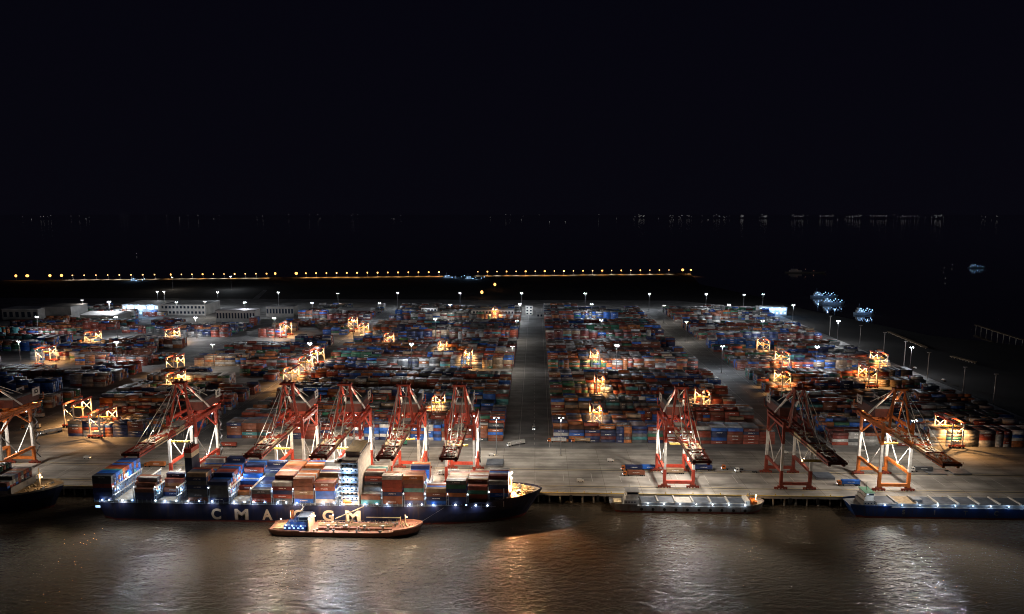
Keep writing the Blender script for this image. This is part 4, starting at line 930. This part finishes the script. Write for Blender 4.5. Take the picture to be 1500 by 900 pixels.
# ------------------------------------------------------------------ trucks on the apron
def make_truck(cabm):
    r = empty('terminal_truck', (0, 0, 0))
    c = MB().box(-8.6, -6.2, -1.2, 1.2, .9, 3.2).box(-9.0, -8.6, -1.1, 1.1, .9, 2.0).build('cab', cabm, r)
    B('windscreen', 'glass', c, (-8.64, -8.6, -1.05, 1.05, 2.1, 3.0)); B('side_window', 'glass', c, (-8.3, -7.0, -1.24, -1.2, 2.1, 2.9))
    B('chassis', 'steel', r, (-6.2, 6.6, -.5, .5, .9, 1.2), (-6.2, -5.9, -1.2, 1.2, 1.0, 1.25), (6.3, 6.6, -1.2, 1.2, 1.0, 1.25), (0, .3, -1.2, 1.2, 1.0, 1.25))
    for x in (-8, -5, 3.6, 4.8, 6.0):
        for s in (-1, 1): MB().cyl((x, s * 1.2, .5), (x, s * .85, .5), .5, n=10).build('wheel', 'rubber', r)
    MB().box(-9.04, -9.0, -.95, -.6, 1.0, 1.3).box(-9.04, -9.0, .6, .95, 1.0, 1.3).build('headlight', 'lamp_cool', r)
    return r
TR = [(928, 689, 'navy', 1, 0), (952, 689, 'blue', 0, 0), (931, 697, 'brown', 1, 0), (1030, 689, 'navy', 0, 0), (988, 694, 'tan', 0, 0), (1245, 711, 'blue', 1, 0), (758, 652, 'pale grey', 0, .5), (818, 648, 'white', 1, 0), (826, 640, 'pale grey', 0, 0),
      (853, 648, 'tan', 1, 0), (1075, 688, None, 1, 0), (1095, 692, None, 0, 0), (1377, 690, None, 1, 0), (1352, 691, 'dark grey', 0, 0), (660, 696, 'pale grey', 0, 0), (230, 684, 'orange', 1, 0), (78, 634, 'white', 0, .7), (48, 628, 'pale grey', 1, .1), (54, 612, 'white', 0, .1), (782, 626, None, 0, 1.57), (335, 655, 'brick red', 0, 0), (585, 652, 'green', 1, 0)]
WHERE = ['left of the lone red crane legs, farther lane', 'against the landside leg of the lone red crane', 'nearest the water left of the lone red crane', 'right of the lone red crane', 'between the legs of the lone red crane', 'at the quay edge left of the blue ship', 'turning diagonally left of the central road', 'in the first slot right of the central road', 'one row behind the slot right of the central road',
         'parked by the first gantry right of the road', 'bare trailer between the lone and dark cranes', 'bare trailer nearer the dark crane', 'bare trailer right of the orange crane', 'under the right side of the orange crane', 'under the bow end crane of the large ship', 'behind the stern of the large ship', 'parked askew at the left front yard', 'parked at the left edge front yard', 'farther back at the left edge front yard', 'driving up the wide central road', 'behind the leftmost red crane', 'in the lane behind the bridge tower']
tp = [make_truck('white'), make_truck('orange')]; tu = [0, 0]
for (px, py, cn, kd, rz), wh in zip(TR, WHERE):
    x, y = at(px, py); o = tp[kd] if not tu[kd] else copy_tree(tp[kd]); tu[kd] = 1
    o.location = (x, y, 0.02); o.rotation_euler = (0, 0, rz); tag(o, 'terminal truck with %s cab, %s' % (('white', 'orange')[kd], wh), 'truck', 'terminal trucks on the quay and yard')
    if cn: c_, s_ = math.cos(rz), math.sin(rz); container(x - 5.9 * c_ + 1.22 * s_, y - 5.9 * s_ - 1.22 * c_, 1.28, cn, '%s container on the truck %s' % (cn, wh), 'containers on trucks', 1, rz)

def plate_stack(px, py, n, label):
    x, y = at(px, py); r = empty('hatch_cover_stack', (x, y, 0), 0, label, 'hatch covers')
    for i in range(n): MB().box(-6.4 + (i % 2) * .3, 6.4, -5.2, 5.2, .25 + i * 1.05, 1.1 + i * 1.05).build('hatch_plate', 'hatch_grey' if i % 2 else 'steel', r)
plate_stack(1368, 692, 1, 'single flat grey hatch cover laid on the quay right of the orange crane'); plate_stack(1404, 692, 1, 'flat hatch cover nearest the right edge of the quay')
plate_stack(1205, 700, 2, 'two stacked hatch covers between the dark crane and the orange crane'); plate_stack(725, 680, 2, 'two stacked hatch covers ahead of the bow end crane')
def make_van(m):
    r = empty('van', (0, 0, 0)); b = MB().box(-2.4, 2.4, -.95, .95, .45, 1.3).hexa([(-2.3, -.9, 1.3), (1.6, -.9, 1.3), (1.6, .9, 1.3), (-2.3, .9, 1.3), (-2.2, -.8, 2.1), (.9, -.8, 2.1), (.9, .8, 2.1), (-2.2, .8, 2.1)]).build('body', m, r)
    MB().box(2.4, 2.44, -.8, -.4, .8, 1.05).box(2.4, 2.44, .4, .8, .8, 1.05).build('headlight', 'lamp_warm', r)
    for q in (-1.5, 1.5):
        for e in (-1, 1): MB().cyl((q, e * .98, .38), (q, e * .7, .38), .38, n=8).build('wheel', 'rubber', r)
    return r
v0 = make_van('white'); vs = [(720, 668, 'between the bow end crane and the central road'), (894, 676, 'left of the lone red crane on the rear lanes'), (1150, 664, 'behind the dark crane'), (1262, 662, 'behind the orange crane'), (380, 662, 'behind the second crane from the stern'), (128, 672, 'on the open apron behind the stern of the large ship'), (850, 706, 'alone near the quay edge left of the grey barge'), (1382, 558, 'on the right edge road'), (1340, 540, 'farther up the right edge road')]
for i, (px, py, wh) in enumerate(vs):
    x, y = at(px, py); o = v0 if i == 0 else copy_tree(v0); o.location = (x, y, .02); o.rotation_euler = (0, 0, 0 if i < 7 else 1.57); tag(o, 'small white van ' + wh, 'van', 'vans driving on the quay')
# ------------------------------------------------------------------ buildings behind the yard
def building(name, label, pxa, pxb, py, h, depth, wm, rm, nwin=0, storeys=1, litm=None, gable=False):
    xa, y = at(pxa, py); xb, _ = at(pxb, py)
    r = empty(name, (0, 0, 0), 0, label, 'building')
    B('wall', wm, r, (xa, xb, y, y + depth, 0, h))
    if gable: MB().loft([[(xa - 1, y - 1, h), (xb + 1, y - 1, h), (xb + 1, y + depth + 1, h), (xa - 1, y + depth + 1, h)], [(xa + 1, y + depth / 2 - .5, h + 3.5), (xb - 1, y + depth / 2 - .5, h + 3.5), (xb - 1, y + depth / 2 + .5, h + 3.5), (xa + 1, y + depth / 2 + .5, h + 3.5)]]).build('roof', rm, r)
    else: B('roof', rm, r, (xa - .6, xb + .6, y - .8, y + depth + .6, h, h + .7))
    for s in range(storeys):
        z0 = h * (s + .32) / storeys; z1 = h * (s + .78) / storeys
        for i in range(nwin):
            a = xa + (xb - xa) * (i + .22) / nwin; b = xa + (xb - xa) * (i + .78) / nwin
            B('window', litm if litm else 'glass', r, (a, b, y - .08, y - .02, z0, z1))
    return r, xa, xb, y
bl = [('warehouse', 'pale corrugated warehouse at the far left edge', 4, 58, 470, 20, 40, 'wall_grey', 'roof_pale', 6, 1, None, 0),
      ('warehouse', 'long dark brown shed second from the left edge', 62, 106, 468, 22, 45, 'wall_grey', 'roof_dark', 0, 1, None, 0),
      ('warehouse', 'low shed with pale sloping roof left of the blue lit hall', 118, 172, 472, 12, 50, 'wall_grey', 'roof_pale', 0, 1, None, 1),
      ('terminal_hall', 'terminal hall with a blue floodlit front', 180, 234, 463, 20, 60, 'wall_pale', 'roof_pale', 9, 2, 'lit_window', 0),
      ('terminal_hall', 'pale hall joined right of the blue floodlit front', 236, 302, 462, 19, 60, 'wall_pale', 'roof_pale', 12, 2, None, 0),
      ('office_block', 'grey block with tall windows behind the left yard', 317, 375, 472, 20, 22, 'wall_pale', 'roof_dark', 13, 1, None, 0),
      ('office_block', 'small dim block right of the tall windowed block', 390, 431, 464, 18, 22, 'wall_grey', 'roof_dark', 9, 1, None, 0),
      ('storage_shed', 'low pale roofed shed behind the left centre yard', 492, 542, 463, 9, 40, 'wall_grey', 'roof_pale', 0, 1, None, 1),
      ('office_block', 'short bright white block left of the central gate', 617, 640, 464, 15, 18, 'white', 'roof_pale', 5, 2, None, 0),
      ('office_block', 'long low white block in the middle of the back row', 647, 685, 466, 11, 18, 'wall_pale', 'roof_pale', 8, 1, None, 0),
      ('office_block', 'longest white block with many windows near the central road', 692, 753, 468, 16, 20, 'wall_pale', 'roof_pale', 13, 2, None, 0),
      ('gate_tower', 'narrow white tower block beside the far end of the central road', 770, 780, 462, 16, 14, 'white', 'roof_pale', 2, 3, None, 0),
      ('gate_house', 'low gate house just right of the far end of the central road', 786, 800, 466, 8, 20, 'wall_pale', 'roof_pale', 3, 1, None, 0),
      ('office_block', 'blue floodlit block at the back right by the water', 1112, 1152, 462, 14, 20, 'wall_pale', 'roof_pale', 7, 2, 'lit_window', 0)]
for b in bl:
    r, xa, xb, y = building(b[0], b[1], *b[2:12], gable=b[12])
    if b[11] == 'lit_window':
        for q in (.2, .5, .8): xx = xa + (xb - xa) * q; l = MB().ball((xx, y - 3, b[5] * .9), .8).build('flood_lamp', 'lamp_blue', r); light((xx, y - 5, b[5] * .8), 9000, BLUE, l, .6)
    elif b[6] == 18 or b[0] == 'gate_tower': light(((xa + xb) / 2, y - 14, 12), 7000, COOL, r, .6)
for i, (px, py) in enumerate([(120, 438), (160, 442), (240, 426), (300, 440), (1090, 432), (338, 405), (252, 405)]):
    x, y = at(px, py, 32); mast(x, y, 'lit mast beyond the yard, ' + ['behind the left sheds', 'above the pale sloping roof', 'tall, behind the blue lit hall', 'at the right end of the terminal halls', 'at the back right near the water', 'far off by the orange lamp road', 'second far off by the orange lamp road'][i])

# ------------------------------------------------------------------ far road lamps, far ships, town lights
def lamp_kind(m, col, watts, rad):
    r = empty('road_lamp', (0, 0, 0)); MB().cyl((0, 0, 0), (0, 0, 12), .3, .2, 6).beam((0, 0, 12), (0, -2, 12.3), .25).build('pole', 'steel', r)
    MB().ball((0, -2.2, 12), rad).build('lamp_head', m, r); light((0, -4, 10.8), watts, col, r, .6, 120, aim=(0, -.3, -1)); return r
kinds = [lamp_kind('lamp_sodium', SOD, 42000, 2.4), lamp_kind('lamp_sodium', SOD, 110000, 3.9), lamp_kind('lamp_road', WARM, 26000, 1.9)]; ku = [0, 0, 0]
xs = [(23, 1), (40, 1), (73, 1), (90, 1)] + [(106 + i * 17.2, 2) for i in range(8)] + [(250 + i * 15.6, 2 if i % 3 else 0) for i in range(10)] + [(403, 1), (434, 1)] + [(448 + i * 15, 0) for i in range(14)] + [(700 + i * 14, 0 if i % 2 else 2) for i in range(21)] + [(1000, 1), (1012, 0)]
for i, (px, kd) in enumerate(xs):
    t = (px - 20) / 990; x, y = at(px, 411.0 - 9.5 * t); o = kinds[kd] if not ku[kd] else copy_tree(kinds[kd]); ku[kd] = 1
    o.location = (x, y + 4, 0.3); q_ = mr.uniform(.75, 1.3); o.scale = (q_, q_, 1); tag(o, 'glowing street lamp on the far causeway road, %s from its left end' % ordinal(i), 'street lamp', 'lamps along the far causeway road')
k2 = []
for i, (px, py) in enumerate([(725, 424), (706, 436)]):
    x, y = at(px, py); o = copy_tree(kinds[1]); o.location = (x, y, 0); tag(o, 'lone orange street lamp on dark ground, ' + ('farther of two' if i == 0 else 'nearer of two'), 'street lamp', 'lone lamps on dark ground')
def far_ship(label, px, py, L, dirn, m='lash_blue', lm='lamp_far_blue', n=6, z=WZ, watts=900):
    x, y = at(px, py, z); r = empty('distant_ship', (x, y, z), dirn, label, 'ship')
    MB().loft([[(-L / 2, -5, 0), (-L / 2, 5, 0), (-L / 2, 5, 4), (-L / 2, -5, 4)], [(L * .3, -5, 0), (L * .3, 5, 0), (L * .3, 6, 4), (L * .3, -6, 4)], [(L * .46, -.3, 0), (L * .46, .3, 0), (L / 2, .3, 6), (L / 2, -.3, 6)]]).build('hull', m, r)
    B('deckhouse', 'white', r, (-L * .4, -L * .1, -4, 4, 4, 9)); B('wheelhouse', 'white', r, (-L * .36, -L * .2, -3.4, 3.4, 10, 13)); MB().beam((-L * .3, 0, 13), (-L * .3, 0, 21), .5).build('mast', 'steel', r)
    for i in range(n * 2): MB().ball((-L * .42 + i * L * .4 / n, -5.6, 6.0 + (i * 7 % 5) * 1.6), .6 + (i * 5 % 4) * .2).build('deck_lamp', lm, r)
    if watts: light((0, -12, 9), watts, BLUE, r, .6); light((-L * .3, -12, 14), watts, BLUE, r, .6)
    return r
far_ship('blue lit service vessel with two lamp rows, farther of the pair off the right yard', 1208, 436, 62, 0.0, n=7)
far_ship('blue lit vessel just in front of the two row lit vessel', 1220, 446, 50, 0.0, n=6)
far_ship('small pointed blue lit boat right of the lit pair', 1266, 461, 38, 0.1, n=6, watts=800)
far_ship('tiny blue lit ship alone on the far right water', 1431, 393, 60, 0.0, n=3, watts=0)
far_ship('dim ship with a reddish lamp far off right of the causeway end', 1180, 400, 130, 0.0, 'wall_grey', 'lamp_dim', 2, watts=0)
far_ship('low dark ship with blue lamps moored off the causeway road, left one', 668, 410, 90, 0, 'lash_blue', 'lamp_far_blue', 4, watts=2500)
far_ship('second blue lamp ship off the causeway, right one', 698, 412, 80, 0, 'lash_blue', 'lamp_far_blue', 4, watts=2500)
far_ship('blue lit vessel before the left part of the causeway', 205, 415, 60, 0, 'lash_blue', 'lamp_far_blue', 4, watts=2500)
# jetties on the dark water at the right
def jetty(label, pa, pb, col='deck_tan'):
    a = at(*pa); b = at(*pb); r = empty('jetty', (0, 0, 0), 0, label, 'jetty')
    MB().beam((a[0], a[1], 2), (b[0], b[1], 2), 6, .8).build('deck', col, r)
    n = 9; k = MB()
    for i in range(n): t = i / (n - 1); k.cyl((a[0] + (b[0] - a[0]) * t, a[1] + (b[1] - a[1]) * t, WZ - 1), (a[0] + (b[0] - a[0]) * t, a[1] + (b[1] - a[1]) * t, 1.6), .7, n=6)
    k.build('pile', 'kerb', r)
jetty('dim timber jetty on the dark ground right of the yard', (1302, 488), (1356, 511)); jetty('small dim jetty at the right, nearer one', (1394, 524), (1428, 533))
jetty('dim long jetty far out at the right edge', (1430, 478), (1498, 500))
k = MB(); rt = random.Random(4)
pts = [(33, 318), (104, 317), (116, 317), (126, 321), (181, 318), (244, 317), (290, 316), (385, 316), (524, 314), (577, 321), (741, 315), (805, 325), (828, 325), (866, 375), (200, 372), (1340, 118 + 200)]
for _ in range(150): q = rt.choice([(935, 945), (980, 1015), (1045, 1070), (1085, 1090), (1115, 1125), (1160, 1185), (1200, 1222), (1240, 1262), (1275, 1300), (1310, 1345), (1365, 1380)]); pts.append((rt.uniform(*q), 317 + rt.gauss(0, .9)))
for _ in range(60): pts.append((rt.uniform(20, 1480), 318 + rt.gauss(0, 2.0)))
pts += [(1440, 322), (1452, 323), (1385, 408), (1383, 393), (1395, 388)]
for px, py in pts:
    py = max(314.5, py); x, y = at(px, py, 0); d = math.hypot(x, y); s = 1.0
    if d > 24000: s = 24000 / d; x *= s; y *= s
    z = CAM_H * (1 - s); d = math.hypot(x, y); k.ball((x, y, z + d * .0003), d * rt.uniform(.00016, .00034), 5, 3)
tag(k.build('town_lights', 'town_lamp'), 'scattered tiny lights of a town on the far shore', 'lights', kind='stuff')
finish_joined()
if HAZE:
    hz = MB().box(-30000, 30000, -250, 30000, -12, 200).build('haze', 'dark'); hz.data.materials.clear()
    m = bpy.data.materials.new('night_haze'); m.use_nodes = True; n = m.node_tree; n.nodes.remove(n.nodes['Principled BSDF'])
    v = n.nodes.new('ShaderNodeVolumePrincipled'); v.inputs['Color'].default_value = (.85, .88, .95, 1); v.inputs['Density'].default_value = HAZE; v.inputs['Anisotropy'].default_value = .6
    n.links.new(v.outputs[0], n.nodes['Material Output'].inputs['Volume']); hz.data.materials.append(m); tag(hz, 'thin night haze over the port and river', kind='stuff')
print('containers joined', len(BX), 'objects', len(bpy.data.objects), 'lights', sum(o.type == 'LIGHT' for o in bpy.data.objects))
